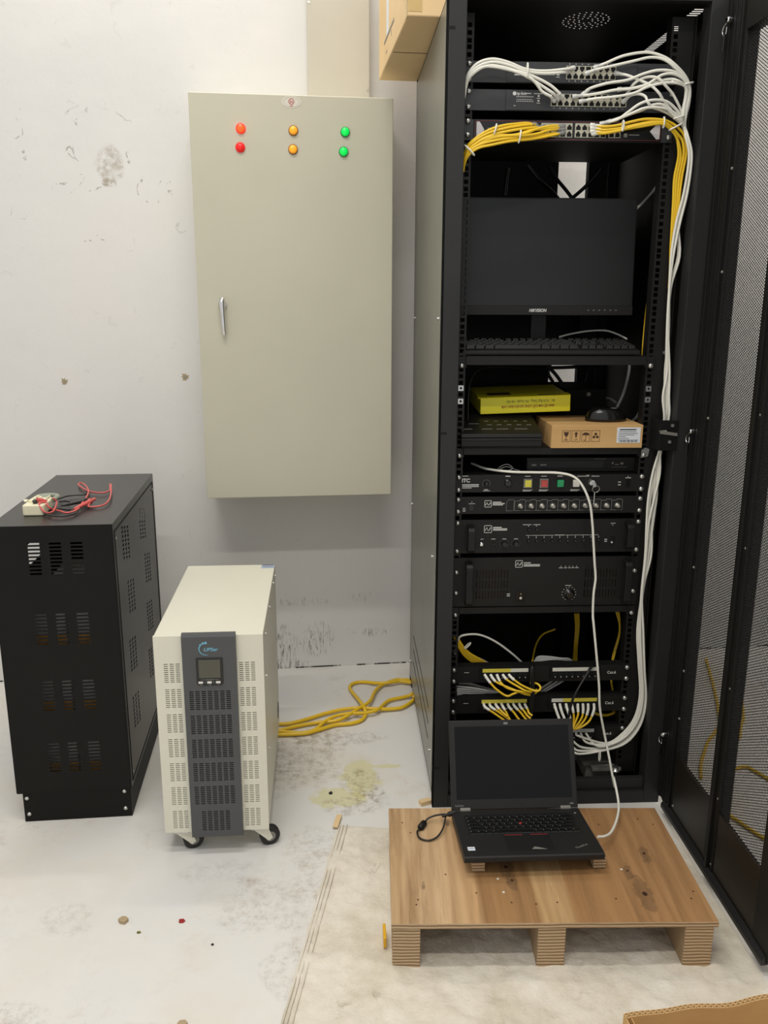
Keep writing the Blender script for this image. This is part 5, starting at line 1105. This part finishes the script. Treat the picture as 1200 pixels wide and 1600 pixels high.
# creased sheet of packing board under the pallet
t = thing('floor_sheet', 'dirty pale packing sheet spread on the floor under the pallet', 'sheet', (60, -500, 0))
Nx, Ny = 120, 130; V = []; rs = random.Random(3)
from mathutils import noise as mn
for j in range(Ny+1):
    for i in range(Nx+1):
        u, v = i/Nx, j/Ny
        xl = -309+(-500+309)*v; xr = 548+6*v; yt = -130+(-246+130)*u
        x = xl+(xr-xl)*u; y = yt+(-1250-yt)*v
        h = 3+8*max(0, mn.fractal(Vector((x/80, y/80, 1)), 1, 2, 4))+3.5*mn.noise(Vector((x/24, y/24, 5)))
        if u < .001 or v < .001 or u > .999: h = .8
        V.append((x+(4*mn.noise(Vector((y/40, 2, 2))) if u < .01 else 0), y, max(.8, h)))
F = [(j*(Nx+1)+i, (j+1)*(Nx+1)+i, (j+1)*(Nx+1)+i+1, j*(Nx+1)+i+1) for j in range(Ny) for i in range(Nx)]
m = MB(); m.add(V, F, True); WB(m, 'sheet', 'sheet', t)
m = MB()
for d in (6, 14, 24):
    m.tube([(-309-191*v+d, -134-1100*v, 5.2) for v in [k/12 for k in range(13)]], 1.7, 5, 2)
WB(m, 'stitched_hem', 'sheet', t)
t = thing('wood_sliver', 'thin pale wood sliver at the far corner of the floor sheet', 'wood sliver', (-312, -128, 6), -.2)
MB().box(-7, -20, 0, 7, 34, 4).build('sliver', 'card_light', t, .5)
t = thing('yellow_strip', 'small yellow plastic strip against the left side of the pallet', 'plastic strip', (-204, -560, 8), 0)
MB().box(-8, -14, 0, -2, 30, 24).build('strip', 'plastic_yellow', t, 1)
t = thing('wood_offcut', 'small wood offcut at the front left foot of the rack', 'wood offcut', (-72, -40, 0), .4)
MB().box(-18, -8, 0, 14, 8, 12).build('offcut', 'card_light', t, 1)
def chip(name, label, x, y, r_, col, h=3, k=6, ax=1.):
    t = thing(name, label, 'debris', (x, y, 0))
    rs = random.Random(int(x*7+y)); P_ = [(r_*ax*rs.uniform(.6, 1.1)*math.cos(2*math.pi*i/k), r_*rs.uniform(.6, 1.1)*math.sin(2*math.pi*i/k)) for i in range(k)]
    MB().prism(P_, 0, h, 'z').build('chip', col, t, .5)
chip('plaster_chip', 'curled tan plaster chip on the floor in front of the black cabinet', -776, -461, 13, 'chip_tan', 8)
chip('paint_chip', 'small red scrap on the floor in front of the power supply', -648, -467, 8, 'chip_red', 3, 5, 1.2)
chip('paint_chip', 'small red scrap between the black cabinet and the power supply', -700+9, -30, 7, 'chip_red', 3, 4, .6)
chip('plaster_chip', 'tan plaster flake nearest the bottom edge of the photo', -600, -742, 11, 'chip_tan', 4)
chip('paint_chip', 'tiny yellow scrap at the bottom left', -668, -757, 6, 'plastic_yellow', 3, 5)
chip('black_nut', 'tiny black nut on the floor near the yellow stain', -329, 19, 6, 'rubber', 4, 8)
chip('black_bit', 'small black bit on the floor below the red scrap', -572, -540, 5, 'rubber', 2, 4)
chip('paint_chip', 'tiny olive crumb on the floor near the tan plaster chip', -735, -497, 5, 'ink_olive', 2, 5)
chip('paint_chip', 'tiny orange crumb beside the bottom left edge of the floor sheet', -437, -782, 5, 'sticker_tan', 3, 5)

# open cardboard box at the lower right, only its rim in view
CZ = 250
t = thing('open_carton', 'open corrugated cardboard box at the bottom right corner, its cut rim showing', 'box', (139, -1008, 0), .12)
def wavy(x): return 3*math.sin(x/38)+2*math.sin(x/17+1)
m = MB(); n = 46
def wall_strip(m, y0, y1, top=0):
    V = []; 
    for i in range(n+1):
        x = 470*i/n; w_ = wavy(x)
        V += [(x, y0+w_, 2), (x, y1+w_, 2), (x, y0+w_, CZ+top), (x, y1+w_, CZ+top)]
    F = []
    for i in range(n):
        a_, b_ = 4*i, 4*i+4
        F += [(a_, b_, b_+2, a_+2), (a_+1, a_+3, b_+3, b_+1), (a_+2, b_+2, b_+3, a_+3)]
    F += [(0, 2, 3, 1), (4*n, 4*n+1, 4*n+3, 4*n+2)]
    m.add(V, F)
wall_strip(m, -9, -8); wall_strip(m, -4.6, -3.8); wall_strip(m, -.8, 0)
m.box(0, -320, 2, 1, 0, CZ); m.box(8, -320, 2, 9, -8, CZ); m.box(0, -320, 0, 470, 0, 2); m.box(469, -320, 2, 470, 0, CZ); m.box(0, -321, 2, 470, -320, CZ)
m.build('liner', 'card', t)
m = MB()
for y0, y1, ph in ((-8, -4.6, 0), (-3.8, -.8, 2)):
    p_ = []
    for i in range(300):
        x = 470*i/299; p_.append((x, (y0+y1)/2+(y1-y0)/2*.95*math.sin(x*2*math.pi/9+ph)+wavy(x)))
    V = []; F = []
    for x, y in p_: V += [(x, y-.35, 4), (x, y-.35, CZ-.5), (x, y+.35, 4), (x, y+.35, CZ-.5)]
    for i in range(299):
        a_, b_ = 4*i, 4*i+4; F += [(a_, b_, b_+1, a_+1), (a_+2, a_+3, b_+3, b_+2), (a_+1, b_+1, b_+3, a_+3)]
    m.add(V, F)
m.build('corrugation', 'card_light', t)
